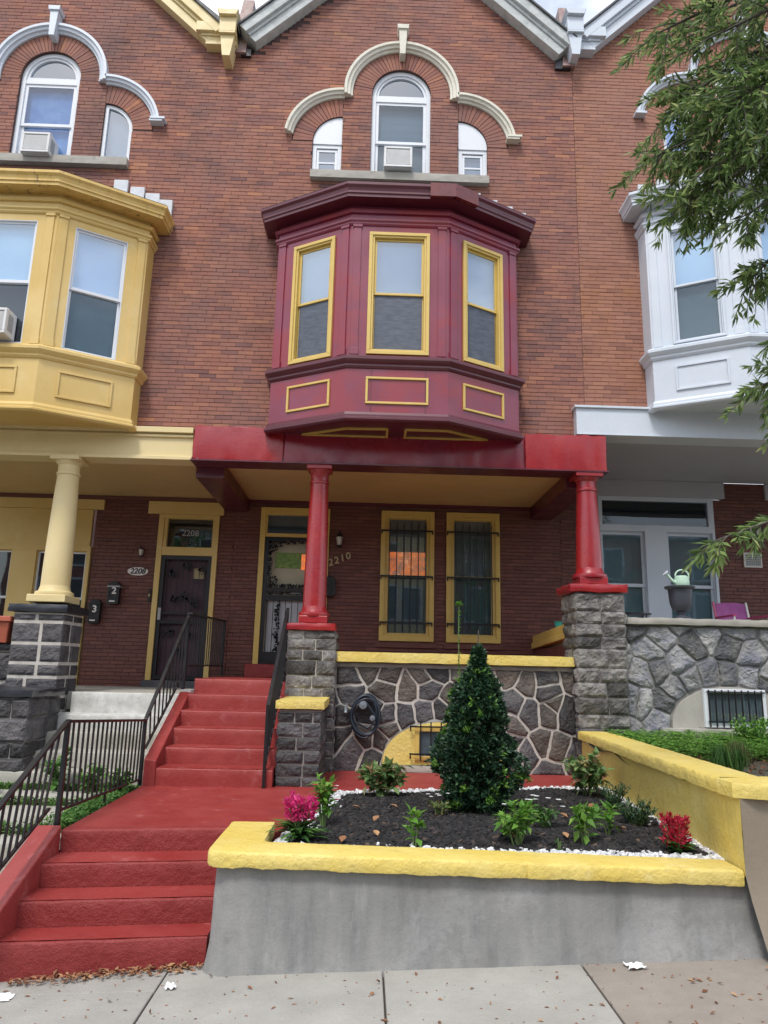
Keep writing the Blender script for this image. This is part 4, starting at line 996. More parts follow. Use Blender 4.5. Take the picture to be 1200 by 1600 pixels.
m = MB(); casing(m, -3.143, -2.377, 1.515, 3.358, .06, 10.985, 11.01); m.box(-3.083, -2.437, 10.99, 11.008, 2.33, 2.38); m.box(-3.083, -2.437, 10.99, 11.008, 2.47, 2.50)
sd = part('security_door', m, 'black_iron', dr)
m = MB()
for k in range(8): x = -3.05+.58*k/7; m.box(x-.004, x+.004, 10.994, 11.002, 1.57, 3.3)
for x, z, r in ((-2.75, 2.75, .07), (-2.95, 2.2, .09), (-2.6, 2.2, .07), (-2.75, 1.9, .08), (-2.95, 3.1, .06), (-2.6, 2.65, .07), (-2.9, 2.7, .06), (-2.5, 3.15, .07), (-2.75, 3.2, .06)): leafy(m, x, z, 10.998, r, 26)
part('iron_scrollwork', m, 'black_iron', sd)
part('door_handle', B(-3.12, -3.08, 10.955, 10.985, 2.38, 2.56), 'sign_grey', sd); part('door_sill', B(-3.26, -2.28, 10.9, 11.05, 1.402, 1.50), 'slate', H0)
random.seed(41)
p3 = pier(H0, -4.04, -3.47, 8.45, 9.02, .60, 2.285, 'stone_dark', 'mortar_pale', 3, ch=.20, lens=(.20, .34), rough=.012, joint=.034, core=.006)
part('pier_cap', rough_slab(-4.10, -3.42, 8.40, 9.08, 2.288, 2.385, amp=.012), 'black_paint', p3, smooth=60)
column(H0, -3.735, 8.74, 2.50, 4.215, .165, .128, 'cream_paint', plinth=.225)
pw0 = part('porch_wall', B(-7, -4.03, 8.60, 8.78, .5, 1.85), 'mortar_pale', H0)
random.seed(43)
s0 = mkseeds(-5.6, -4.03, .6, 1.84, .34, .3, 4); rubble(-5.6, -4.04, .55, 1.84, 8.605, s0, pw0, 'stone_dark', lambda x, z: True, joint=.03, h=.03, rough=.02)
part('wall_coping', rough_slab(-7, -4.035, 8.55, 8.85, 1.852, 1.93, amp=.012), 'black_paint', pw0)
# stepped cheek of black stone beside the concrete steps of 2208
ck = part('stair_pier', B(-5.2, -3.42, 7.75, 8.44, .35, 1.37), 'mortar_grey', H0)
courses(-4.3, -3.40, 7.68, 8.44, .45, 1.365, ck, 'stone_dark', 'mortar_grey', ch=.19, lens=(.22, .4), rough=.018, joint=.012, seed=8)
part('stair_pier_cap', rough_slab(-4.4, -3.36, 7.64, 8.445, 1.368, 1.455, amp=.016), 'black_paint', ck, smooth=60)

# ---------- 2212, to the right
H2 = thing('row_house', 'orange-red brick row house on the right with pale white bay window', 'house', (5.2, 8.75, 1.0))
DX, DZ = 4.95, .50; XR2 = 7.7
def xs2(z):
    if z < 10.50: return (2.752, XR2)
    a, b = 3.05+(z-10.50)/.96, 7.45-(z-10.50)/.96
    return (a, b) if b > a else None
h2 = attic_holes(DX, DZ); h2[-1] = rect_hole(-1.24+4.84, 1.8+4.84, 5.0, 7.97)
brick_wall(8.752, 5.02, 12.7, xs2, h2, H2, 'brick_orange', 'mortar_orange', 200, vis=lambda x, z: z < 8 and x < 5)
m = MB(); m.box(2.755, 2.80, 8.755, 8.9, 4.68, 5.02); part('wall_stub', m, 'brick_orange', H2)
upper_front(H2, DX, DZ, 2212)
bargeboard(H2, 5.25, 10.50, -1, 3.05, 'white_paint'); bargeboard(H2, 5.25, 10.50, 1, 7.45, 'white_paint')
roof_of(H2, 5.25, .2, 2.75, XR2)
m = MB(); m.box(2.70, 3.06, 8.603, 8.80, 10.47, 10.60); m.box(2.70, 3.13, 8.578, 8.80, 10.60, 10.64); m.box(2.70, 3.20, 8.533, 8.80, 10.64, 10.80); part('cornice_return', m, 'white_paint', H2, bevel=.005)
bracket(H2, 2.745, 10.98, 'white_paint')
bay2, P2 = bay(H2, 4.84, .45, 'white_paint', 'white_paint', 'white_paint', 'white_paint', 'white_paint', .045,
    dict(win=[('curtain_teal', 'curtain_dim'), ('curtain_teal', 'curtain_dim'), ('curtain_teal', 'curtain_dim')]), yellow=False)
pb = MB(); pb.box(2.60, 8.0, 8.62, 8.92, 4.705, 5.045); pb.box(2.575, 8.0, 8.59, 8.93, 5.045, 5.075); pb.box(2.595, 8.0, 8.61, 8.93, 4.69, 4.705); part('porch_beam', pb, 'white_paint', H2, bevel=.004)
cm = B(2.60, 8.0, 8.92, 10.99, 4.755, 4.778)
part('porch_ceiling', cm, 'grey_ceiling', H2)
part('porch_side_beam', B(2.605, 2.88, 8.93, 10.99, 4.60, 4.752), 'grey_ceiling', H2)
part('porch_floor', B(2.76, 8, 8.80, 11.12, 1.72, 1.92), 'old_concrete', H2)
W3 = (3.60, 5.43)
brick_wall(11.0, 1.92, 4.75, lambda z: (3.0, 7.6), [rect_hole(3.60, 5.43, 1.9, 4.75), rect_hole(3.3, 5.62, 4.49, 4.75), rect_hole(6.4, 7.6, 1.9, 4.75)], H2, 'brick_brown', 'mortar_brown', 70, vis=lambda x, z: 5.4 < x < 6.5)
part('brick_infill', B(2.62, 3.0, 11.002, 11.1, 4.28, 4.75), 'brick_brown', H2)
part('lintel', B(3.3, 5.62, 10.95, 11.05, 4.49, 4.752), 'grey_ceiling', H2, bevel=.004)
part('lintel', B(6.28, 7.6, 10.95, 11.05, 4.49, 4.752), 'grey_ceiling', H2, bevel=.004)
m = MB(); m.box(3.60, 5.43, 10.965, 11.05, 4.42, 4.488); m.box(3.60, 5.43, 10.965, 11.05, 3.93, 4.03); m.box(3.60, 3.66, 10.965, 11.05, 4.03, 4.42); m.box(5.34, 5.43, 10.965, 11.05, 4.03, 4.42)
m.box(4.32, 4.66, 10.965, 11.05, 1.93, 3.93); m.box(5.39, 5.43, 10.965, 11.05, 1.93, 3.93); m.box(3.60, 3.62, 10.965, 11.05, 1.93, 3.93); m.box(3.62, 4.32, 10.965, 11.05, 1.93, 2.25); m.box(4.66, 5.39, 10.965, 11.05, 1.93, 2.25); part('window_casing', m, 'white_paint', H2)
part('transom_pane', B(3.66, 5.34, 11.0, 11.004, 4.03, 4.42), 'glass_dim', H2); part('transom_backing', B(3.6, 5.4, 11.1, 11.11, 4.0, 4.45), 'dark_room', H2)
for a, b in ((3.62, 4.32), (4.66, 5.39)):
    sash_window(H2, Matrix.Translation((0, 11.0, 0)), a, b, 2.25, 3.93, 'white_paint', 0, 'white_paint', .05, .5, 'curtain_sage', 'curtain_sage', gl='glass', name='porch_window')
pw2 = part('porch_wall', B(3.02, 8, 8.66, 8.82, .8, 2.325), 'mortar_grey', H2)
random.seed(57)
s2 = mkseeds(3.03, 5.9, 1.06, 2.3, .33, .27, 31, .46); s2, keep = arch_seeds(s2, 4.32, 1.14, .73, .49, 11, 2.4, .13)
rubble(3.03, 5.8, 1.05, 2.32, 8.665, s2, pw2, 'stone_light', keep, joint=.009, h=.018, rough=.024)
part('wall_coping', rough_slab(3.0, 8, 8.56, 8.95, 2.328, 2.415, amp=.012), 'limestone', pw2, smooth=60)
part('arch_infill', MB().prism([(4.32+.72*cos(pi*i/24), 1.15+.475*(abs(sin(pi*i/24))**.85)) for i in range(25)], 8.62, 8.66), 'limestone', pw2)
part('arch_sill', rough_slab(3.45, 5.4, 8.54, 8.68, 1.03, 1.15, amp=.008), 'limestone', pw2)
bw = MB(); casing(bw, 3.97, 4.70, 1.165, 1.60, .045, 8.575, 8.62); bo = part('basement_window', bw, 'white_vinyl', pw2, bevel=.004)
part('glass_pane', B(4.015, 4.655, 8.60, 8.603, 1.21, 1.555), 'glass', bo); part('dark_interior', B(4.015, 4.655, 8.606, 8.618, 1.21, 1.555), 'curtain_grey', bo)
m = MB()
for k in range(9): x = 4.02+.078*k; m.tube([(x, 8.56, 1.17), (x, 8.56, 1.59)], .009, 6)
m.box(4.0, 4.68, 8.55, 8.565, 1.225, 1.24); m.box(4.0, 4.68, 8.55, 8.565, 1.56, 1.575); part('window_grille', m, 'black_iron', bo)

# ================================================================== STAIRS, LANDING, PLANTER
st0 = thing('front_steps', 'four red painted concrete steps up from the pavement at the lower left', 'steps', (-1.5, 4.7, 0))
YL = [4.64, 4.87, 5.14, 5.43]; YR = [4.79, 5.03, 5.29, 5.58]; XA, XB = -2.075, -.90
def wavy_step(xa, xb, ya0, yb0, ya1, yb1, z0, z1, amp=.007):
    """one step: riser front runs (xa,ya0)-(xb,yb0), rear (xa,ya1)-(xb,yb1); soft worn nosing"""
    mb = MB(); n = 26; sd = R(0, 99); r = .014
    rows = [(0, z0), (0, z0+(z1-z0)*.35), (0, z0+(z1-z0)*.7), (0, z1-r), (r*.3, z1-r*.3), (r, z1), (.5, z1), (1, z1), (1, z0)]
    vs = []
    for i in range(n+1):
        u = i/n; x = xa+(xb-xa)*u; y0 = ya0+(yb0-ya0)*u; y1 = ya1+(yb1-ya1)*u
        for k, (d, z) in enumerate(rows):
            nz = noise.noise(Vector((x*7+sd, z*11, d*3)))*amp+noise.noise(Vector((x*23+sd, z*31, d*3)))*amp*.5
            if d <= r: vs.append((x, y0+d+nz, z+(nz*.45 if k >= 3 else 0)))
            elif d == .5: vs.append((x, (y0+y1)/2, z+nz*.25))
            else: vs.append((x, y1, z))
    k = len(rows)
    mb.add(vs, [(i*k+j, i*k+(j+1) % k, (i+1)*k+(j+1) % k, (i+1)*k+j) for i in range(n) for j in range(k)]+[tuple(range(k)), tuple(range(n*k, n*k+k))[::-1]])
    return mb
for k in range(3):
    part('step', wavy_step(XA, XB, YL[k], YR[k], YL[k+1]+.06, YR[k+1]+.06, -.15 if k == 0 else .15*k-.05, .15*(k+1)), 'red_riser', st0, smooth=50)
land_r = wavy_step(XA, XB, YL[3], YR[3], YL[3]+.10, YR[3]+.10, .40, .60); part('step', land_r, 'red_riser', st0, smooth=50)
# treads carry the smoother floor paint
for k in range(3):
    n = 20; vs = []
    for i in range(n+1):
        u = i/n; x = XA+(XB-XA)*u
        for yy in (YL[k]+(YR[k]-YL[k])*u+.013, YL[k+1]+(YR[k+1]-YL[k+1])*u-.004): vs.append((x, yy, .15*(k+1)+.0042+.0015*noise.noise(Vector((x*7, yy*7, k)))))
    part('tread', MB().add(vs, [(2*i, 2*i+1, 2*i+3, 2*i+2) for i in range(n)]), 'red_floor', st0, fixn=False)
ck = MB(); ck.hexa([(-2.31, 4.60, -.2), (-2.075, 4.60, -.2), (-2.075, 5.46, -.2), (-2.31, 5.60, -.2)], [(-2.31, 4.60, .20), (-2.075, 4.60, .30), (-2.075, 5.42, .635), (-2.31, 5.58, .60)])
ck.T = None; part('cheek_wall', ck, 'red_floor', st0, bevel=.012)
# landing and the path along the porch wall
lm = MB(); lm.prism([(-2.075, 5.53), (-.895, 5.68), (-.895, 5.42), (-.60, 5.42), (-.60, 5.45), (-.235, 7.12), (2.10, 7.66), (2.38, 8.3), (2.48, 8.64), (-.335, 8.64), (-.335, 8.50), (-.85, 8.50), (-.85, 7.42), (-2.0, 7.36), (-2.10, 7.36)], .38, .60, 'z')
struct('path', lm, 'red_floor', bevel=.006)

st1 = thing('porch_steps', 'six red painted steps climbing from the landing to the middle porch', 'steps', (-1.5, 7.34, .6))
YU = [7.34+.27*i for i in range(6)]+[8.80]; dzr = (1.58-.60)/6
for k in range(6):
    xa = -1.975
    part('step', wavy_step(xa, -.86, YU[k], YU[k]+.01, YU[k+1]+.05 if k < 5 else 8.80, YU[k+1]+.05 if k < 5 else 8.80, .60+dzr*k-(.05 if k else .15), .60+dzr*(k+1), .006), 'red_floor', st1, smooth=50)
    part('tread', B(xa, -.865, YU[k]+.016, (YU[k+1]-.003) if k < 5 else 8.79, .60+dzr*(k+1)+.001, .60+dzr*(k+1)+.005), 'red_floor', st1)
ck = MB(); ck.hexa([(-2.09, 7.32, .3), (-1.975, 7.32, .3), (-1.975, 8.76, .3), (-2.09, 8.76, .3)], [(-2.09, 7.32, .845), (-1.975, 7.32, .83), (-1.975, 8.50, 1.44), (-2.09, 8.50, 1.44)])
part('cheek_wall', ck, 'red_floor', st1, bevel=.01)
part('cheek_wall', rough_slab(-2.09, -1.975, 8.52, 8.79, .6, 1.46, amp=.006), 'whitewash', st1, label='unpainted whitewashed block at the head of the cheek wall')

# small stone pier beside the porch steps
sp = thing('stone_pier', 'low dark stone pier with a yellow cap beside the red porch steps', 'pier', (-.62, 7.5, .6))
random.seed(61)
courses(-.845, -.415, 7.46, 8.48, .58, 1.30, sp, 'stone_dark', 'mortar_grey', ch=.135, lens=(.15, .3), rough=.012, joint=.014, seed=14)
part('mortar_band', rough_slab(-.84, -.42, 7.465, 8.48, 1.301, 1.328, amp=.005), 'mortar_grey', sp)
part('cap', rough_slab(-.875, -.385, 7.42, 8.49, 1.33, 1.415, amp=.007), 'yellow_paint', sp, smooth=60)

# planter wall of 2210
pl = thing('planter_wall', 'long grey rendered planter wall with thick yellow coping', 'garden wall', (.7, 4.65, .1))
def front_face():
    """rendered face, battered at the foot, rounded at the left corner"""
    mb = MB(); path = [(-.86, 5.40), (-.86, 5.1), (-.86, 4.83)]
    for i in range(7): a = pi+pi/2*i/6; path.append((-.76+.10*cos(a), 4.76+.10*sin(a)))
    x = -.66
    while x < 2.30: path.append((x, 4.66)); x += .09
    path += [(2.30, 4.66), (2.36, 4.66), (2.45, 4.66)]; nz_ = 14; vs = []; n = len(path)
    for i, (x, y) in enumerate(path):
        a = path[max(i-1, 0)]; b = path[min(i+1, n-1)]; dx, dy = b[0]-a[0], b[1]-a[1]; L = sqrt(dx*dx+dy*dy); nx_, ny_ = dy/L, -dx/L
        zt = .615-.018*(x+.86); zb = gz(x)-.05
        for j in range(nz_+1):
            t = j/nz_; z = zb+(zt-zb)*t; out = .042*max(0, 1-(z-gz(x))/.22)**2*(.7 if x < -.7 else .45) + .02*(1-t)
            out += .006*noise.noise(Vector((x*3, z*3, 0)))+.0025*noise.noise(Vector((x*14, z*14, y*10)))
            vs.append((x+nx_*out, y+ny_*out, z))
    mb.add(vs, [(i*(nz_+1)+j, (i+1)*(nz_+1)+j, (i+1)*(nz_+1)+j+1, i*(nz_+1)+j+1) for i in range(n-1) for j in range(nz_)])
    return mb
part('rendered_face', front_face(), 'concrete_wall', pl, smooth=80)
part('wall_core', MB().hexa([(-.80, 4.72, 0), (2.30, 4.72, .05), (2.30, 4.86, .05), (-.80, 4.86, 0)], [(-.80, 4.72, .60), (2.30, 4.72, .545), (2.30, 4.86, .545), (-.80, 4.86, .60)]).box(-.80, -.62, 4.87, 5.42, .2, .60), 'old_concrete', pl)
def coping():
    """L-shaped coping with lumpy lower edge"""
    mb = MB(); outer = [(-.905, 5.44), (-.905, 5.3), (-.905, 5.1), (-.905, 4.9), (-.905, 4.70)]; inner = [(-.60, 5.44), (-.60, 5.3), (-.60, 5.1), (-.60, 4.96), (-.60, 4.89)]
    for i in range(1, 6): a = pi+pi/2*i/6; outer.append((-.815+.09*cos(a), 4.69+.09*sin(a))); inner.append((-.60+.0005*i, 4.89-.0004*i))
    x = -.80
    while x < 2.31: outer.append((x, 4.60-.004*sin(x))); inner.append((max(-.59, x), 4.885-.012*(x+.6))); x += .018
    rows = []; n = len(outer)
    for i in range(n):
        ox, oy = outer[i]; ix, iy = inner[i]; zt = .672-.017*(ox+.86); zb = zt-.088+.007*noise.noise(Vector((ox*9, oy*9, 0)))+.004*noise.noise(Vector((ox*38, oy*38, 0)))
        w = .006*noise.noise(Vector((ox*6, oy*6, 5)))+.003*noise.noise(Vector((ox*30, oy*30, 5)))-(.012 if abs(ox-1.0) < .012 and oy < 4.7 else 0); dx, dy = ox-ix, oy-iy; L = sqrt(dx*dx+dy*dy); ux, uy = dx/L, dy/L
        rows.append([(ox-ux*.10, oy-uy*.10, zb), (ox-ux*.004+ux*w, oy+uy*(w-.004), zb), (ox+ux*w, oy+uy*w, zb+.012), (ox+ux*w, oy+uy*w, zt-.018), (ox-ux*(.006-w), oy-uy*(.006-w), zt-.005), (ox-ux*.02, oy-uy*.02, zt), (ix, iy, zt+w*.5), (ix, iy, zb)])
    k = 8; vs = [p for r in rows for p in r]
    mb.add(vs, [(i*k+j, i*k+(j+1) % k, (i+1)*k+(j+1) % k, (i+1)*k+j) for i in range(n-1) for j in range(k)]+[tuple(range(k)), tuple(range((n-1)*k, n*k))[::-1]])
    return mb
part('coping', coping(), 'yellow_paint', pl, smooth=45)

# retaining wall of 2212: yellow side, tan front
rw = thing('retaining_wall', 'higher garden wall at the right with yellow side face and tan front', 'garden wall', (2.5, 4.7, .1))
m = MB(); n = 22; vs = []
for i in range(n+1):
    t = i/n; y = 4.585+(8.45-4.585)*t; xx = 2.30+.18*min(1, t*1.2)
    for j in range(7):
        z = .10+(1.09-.10)*j/6; vs.append((xx-.006*noise.noise(Vector((y*3, z*3, 2))), max(y, 4.74) if z < .5 else y, z))
m.add(vs, [(i*7+j, (i+1)*7+j, (i+1)*7+j+1, i*7+j+1) for i in range(n) for j in range(6)]); part('side_face', m, 'yellow_paint', rw, smooth=60)
m = MB(); vs = []; n = 60
for i in range(n+1):
    x = 2.30+5.6*i/n
    for j in range(9):
        z = gz(x)-.05+(1.08-gz(x)+.05)*j/8; o = .07*max(0, 1-(z-gz(x))/.5)**1.5
        xx = x+(.085*max(0, .56-z)/.46 if i == 0 else 0); vs.append((xx, 4.585-o+.004*noise.noise(Vector((x*3, z*3, 8))), z))
m.add(vs, [(i*9+j, (i+1)*9+j, (i+1)*9+j+1, i*9+j+1) for i in range(n) for j in range(8)]); part('front_face', m, 'tan_concrete', rw, smooth=60)
part('wall_core', MB().box(2.55, 7.9, 4.66, 4.85, .1, 1.0).hexa([(2.36, 4.66, .1), (2.54, 4.66, .1), (2.68, 8.45, .1), (2.54, 8.45, .1)], [(2.36, 4.66, 1.0), (2.54, 4.66, 1.0), (2.68, 8.45, 1.0), (2.54, 8.45, 1.0)]), 'old_concrete', rw)
def cop2():
    mb = MB(); rows = []
    pts = []
    N = 150
    for i in range(N+1):
        t = i/N; y = 8.42-(8.42-4.80)*t; xo = 2.43-.17*max(0, (t-.1)/.9); pts.append(((xo, y), (xo+.31, y), 1.105+.012*t))
    pts[-1] = ((2.258, 4.78), (2.56, 4.86), 1.115)
    pts.append(((2.265, 4.60), (2.56, 4.855), 1.118))
    for i in range(1, 60): x = 2.30+i*.095; pts.append(((x, 4.535), (max(2.561, x), 4.85), 1.12+.01*i/60))
    for (o, q, zt) in pts:
        ox, oy = o; ix, iy = q; w = .007*noise.noise(Vector((ox*7, oy*7, 1))); zb = zt-.092+.007*noise.noise(Vector((ox*8, oy*8, 3)))+.004*noise.noise(Vector((ox*35, oy*35, 3)))
        dx, dy = ox-ix, oy-iy; L = sqrt(dx*dx+dy*dy); ux, uy = dx/L, dy/L
        rows.append([(ox-ux*.16, oy-uy*.16, zb+.01), (ox+ux*w, oy+uy*w, zb), (ox+ux*(w+.004), oy+uy*(w+.004), (zb+zt)/2), (ox+ux*w, oy+uy*w, zt-.02), (ox-ux*.008, oy-uy*.008, zt-.005), (ox-ux*.03, oy-uy*.03, zt), (ix, iy, zt+w*.4), (ix, iy, zb)])
    k = 8; n = len(rows); vs = [p for r in rows for p in r]
    mb.add(vs, [(i*k+j, i*k+(j+1) % k, (i+1)*k+(j+1) % k, (i+1)*k+j) for i in range(n-1) for j in range(k)]+[tuple(range(k)), tuple(range((n-1)*k, n*k))[::-1]])
    return mb
part('coping', cop2(), 'yellow_paint', rw, smooth=50)

# steps and walk of 2208
s2 = thing('concrete_steps', 'old bare concrete steps up to the left porch behind the railing', 'steps', (-2.8, 8, .5))
zz = [.50, .66, .83, 1.0, 1.17, 1.40]
for k in range(5):
    part('step', wavy_step(-3.62+.06*k, -2.095, 7.66+.26*k, 7.66+.26*k, 7.66+.26*(k+1)+.05 if k < 4 else 8.80, 7.66+.26*(k+1)+.05 if k < 4 else 8.80, zz[k]-.06, zz[k+1], .008), 'old_concrete' if k < 3 else 'whitewash', s2, smooth=50)
wk = part('walkway', MB().box(-3.7, -2.32, 5.85, 7.6, .30, .47), 'joint_dirt', None); wk['kind'] = 'structure'; wk.name = 'walkway'
for (a, b, c, d, dz_) in ((-3.6, -2.33, 5.80, 6.82, 0), (-3.62, -2.33, 6.88, 7.55, .01), (-2.315, -2.11, 5.62, 7.34, .0)):
    part('concrete_slab', rough_slab(a, b, c, d, .42, .505+dz_, amp=.006), 'old_concrete', wk)
s3 = thing('walk_steps', 'bare concrete garden steps outside the sloping black railing', 'steps', (-2.9, 5.3, 0))
for k in range(3):
    part('step', wavy_step(-3.6, -2.315, 4.9+.30*k, 4.9+.30*k, 4.9+.30*(k+1)+.05, 4.9+.30*(k+1)+.05, -.1, .165*(k+1), .006), 'old_concrete', s3, smooth=50)
# retaining end at the left

# ================================================================== PLANTING BED
random.seed(101)
BED = [(-.60, 4.90), (2.36, 4.86), (2.40, 5.2), (2.47, 6.4), (2.50, 7.7), (2.12, 7.68), (-.235, 7.12)]
def inbed(x, y, m=0.):
    c = False; n = len(BED)
    for i in range(n):
        x1, y1 = BED[i]; x2, y2 = BED[(i+1) % n]
        if (y1 > y) != (y2 > y) and x < (x2-x1)*(y-y1)/(y2-y1)+x1: c = not c
    if not c: return False
    return m == 0 or edged(x, y) > m
def edged(x, y):
    d = 9
    for i in range(len(BED)):
        a = Vector(BED[i]); b = Vector(BED[(i+1) % len(BED)]); p = Vector((x, y)); ab = b-a; t = max(0, min(1, (p-a).dot(ab)/ab.length_squared)); d = min(d, (p-a-ab*t).length)
    return d
def bedz(x, y): return .60+.035*min(1, edged(x, y)/.5)+.018*noise.noise(Vector((x*4, y*4, 0)))
sm = MB(); N = 54; vs = []; X0, X1, Y0, Y1 = -.62, 2.52, 4.84, 7.72
sm.prism(BED, .40, .585, 'z')
struct('bed_soil', sm, 'soil')
gm = MB(); idx = {}
for j in range(N):
    for i in range(N):
        x = X0+(X1-X0)*i/N; y = Y0+(Y1-Y0)*j/N
        if inbed(x+.03, y+.03, .05):
            q = [(x+a*(X1-X0)/N, y+b*(Y1-Y0)/N) for a, b in ((0, 0), (1, 0), (1, 1), (0, 1))]
            gm.add([(a, b, bedz(a, b)+.01*noise.noise(Vector((a*30, b*30, 1)))) for a, b in q], [(0, 1, 2, 3)])
struct('mulch_ground', gm, 'soil', fixn=False)
def chips(mb, n, test, size, zf, flat=.35, el=2.2, tints=None):
    k = 0; tries = 0
    while k < n and tries < n*8:
        tries += 1; x = R(X0, X1); y = R(Y0, Y1)
        if not test(x, y): continue
        k += 1; s = size*R(.5, 1.3); a = R(0, pi); e = R(1, el); u = Vector((cos(a), sin(a), R(-.4, .4)))*s*e; v = Vector((-sin(a), cos(a), R(-.4, .4)))*s; w = Vector((0, 0, s*flat*R(.6, 1.4)))
        c = Vector((x, y, zf(x, y)+s*flat*.6)); P = [c-u-v*R(.4, 1)-w, c+u-v*R(.4, 1)-w, c+u*R(.5, 1)+v-w, c-u*R(.6, 1)+v-w, c-u*.7-v*.6+w, c+u*.8-v*.6+w, c+u*.6+v*.7+w, c-u*.7+v*.6+w]
        mb.add([tuple(p) for p in P], [(4,5,6,7),(0,1,5,4),(1,2,6,5),(2,3,7,6),(3,0,4,7)], R(0, 1))
mc = MB(); chips(mc, 9000, lambda x, y: inbed(x, y, .12) or (inbed(x, y, .08) and random.random() < .3), .014, bedz)
o = struct('mulch', mc, 'mulch_chip', fixn=False); o['kind'] = 'stuff'
gc = MB()
def band(x, y):
    if not inbed(x, y): return False
    e = edged(x, y); 
    return e < .11+.03*noise.noise(Vector((x*5, y*5, 3)))
chips(gc, 5200, band, .0125, lambda x, y: .592+R(0, .022), flat=.75, el=1.3)
chips(gc, 160, lambda x, y: inbed(x, y) and .1 < edged(x, y) < .2, .010, bedz, flat=.75, el=1.3)
o = struct('white_gravel', gc, 'gravel_white', fixn=False); o['kind'] = 'stuff'

# ------------------------------------------------------------------ leaves
def leaf(mb, p, d, n, L, w, t=None, fold=.25, droop=.15, seg=2):
    """pointed leaf from p along d, two strips folded along the midrib"""
    d = d.normalized(); s = d.cross(n)
    if s.length < 1e-4: s = d.orthogonal()
    s.normalize(); n2 = s.cross(d).normalized()
    prof = [(0, .08), (.35, 1), (.72, .72), (1, 0)] if seg > 2 else [(0, .12), (.45, 1), (1, 0)]
    vs = []; k = len(prof)
    for u, ww in prof:
        c = p+d*L*u-n2*L*droop*u*u; h = n2*w*ww*fold
        vs += [tuple(c), tuple(c+s*w*ww+h), tuple(c-s*w*ww+h)]
    fs = []
    for i in range(k-1): a = 3*i; b = a+3; fs += [(a, a+1, b+1, b), (a, b, b+2, a+2)]
    mb.add(vs, fs, R(0, 1) if t is None else t)
def rv(): return Vector((random.gauss(0, 1), random.gauss(0, 1), random.gauss(0, 1))).normalized()
def bush(name, label, cat, x, y, rad, h, n, L, w, m, stem='stem_green', shape=1.0, nst=7, spread=.8, flowers=None, z=None, group=None, up=.6):
    """leafy clump: stems fanning from the base, leaves set along and at the end of them"""
    z = bedz(x, y) if z is None else z; rad *= 1.12; h *= 1.1; n = int(n*1.25); L *= 1.08
    t = thing(name, label, cat, (x, y, z), group); st = MB(); lf = MB()
    per = max(1, n//nst)
    for s in range(nst):
        a = 2*pi*s/nst+R(-.4, .4); rr = rad*R(.25, 1)*spread; hh = h*R(.6, 1)*(1-.25*rr/max(rad, .01)*shape)
        tip = Vector((x+cos(a)*rr, y+sin(a)*rr, z+hh)); b = Vector((x+cos(a)*rad*.1, y+sin(a)*rad*.1, z-.02)); mid = (b+tip)/2+Vector((0, 0, h*.12))
        st.tube([b, mid, tip], [.006, .005, .003], 5)
        for i in range(per):
            u = R(.15, 1)**.7; c = (b*(1-u)**2+mid*2*u*(1-u)+tip*u*u)
            d = Vector((cos(a)*.3, sin(a)*.3, up))+rv()*.9; d.z = max(d.z, -.25)
            c = c+rv()*rad*.10
            leaf(lf, c, d, Vector((0, 0, 1))+rv()*.5, L*R(.6, 1.2), w*R(.7, 1.2), droop=R(.1, .5))
    part('stems', st, stem, t); part('leaves', lf, m, t, kind='stuff', fixn=False)
    if flowers:
        for (fm, num, fr, fz) in flowers:
            for _ in range(num):
                a = R(0, 2*pi); rr = rad*sqrt(R(0, 1))*.9; c = Vector((x+cos(a)*rr, y+sin(a)*rr, z+h*R(*fz))); f = MB()
                for p in range(5):
                    b = 2*pi*p/5; leaf(f, c, Vector((cos(b), sin(b), .25)), Vector((0, 0, 1)), fr, fr*.45, droop=.1)
                leaf(f, c, Vector((0, 0, 1)), Vector((1, 0, 0)), fr*.4, fr*.2)
                part('flower', f, fm, t, fixn=False)
    return t
def plume(name, label, x, y, h, hl, nl, m, npl, pr, pz):
    """celosia: strap leaves below, feathery plumes above"""
    z = bedz(x, y); t = thing(name, label, 'flower', (x, y, z)); lf = MB()
    for i in range(nl):
        a = R(0, 2*pi); b = Vector((x+R(-.02, .02), y+R(-.02, .02), z+R(0, hl*.5))); leaf(lf, b, Vector((cos(a), sin(a), R(.5, 1.3))), Vector((0, 0, 1)), hl*R(.8, 1.3), .018*R(.8, 1.3), droop=R(.3, .8), seg=3)
    part('leaves', lf, 'leaf_mid', t, kind='stuff', fixn=False)
    st = MB()
    for i in range(npl):
        a = 2*pi*i/npl+R(-.3, .3); rr = pr*sqrt(R(0.02, 1)); tx, ty = x+cos(a)*rr, y+sin(a)*rr; tz = z+h*R(.78, 1); bz = z+pz
        st.tube([(x, y, z), (x+(tx-x)*.5, y+(ty-y)*.5, bz), (tx, ty, tz-.03)], .004, 5)
        f = MB(); c0 = Vector((x+(tx-x)*.7, y+(ty-y)*.7, bz)); c1 = Vector((tx, ty, tz)); ax = (c1-c0)
        for _ in range(80):
            u = R(0, 1); c = c0+ax*u; wv = .038*(1-u)+.008; d = rv(); d.z = abs(d.z)*.8+.2
            leaf(f, c+rv()*wv*.6, d, rv(), R(.022, .04), .0062, fold=.1, droop=.1)
        part('plume', f, m, t, fixn=False)
    part('stems', st, 'stem_green', t); return t

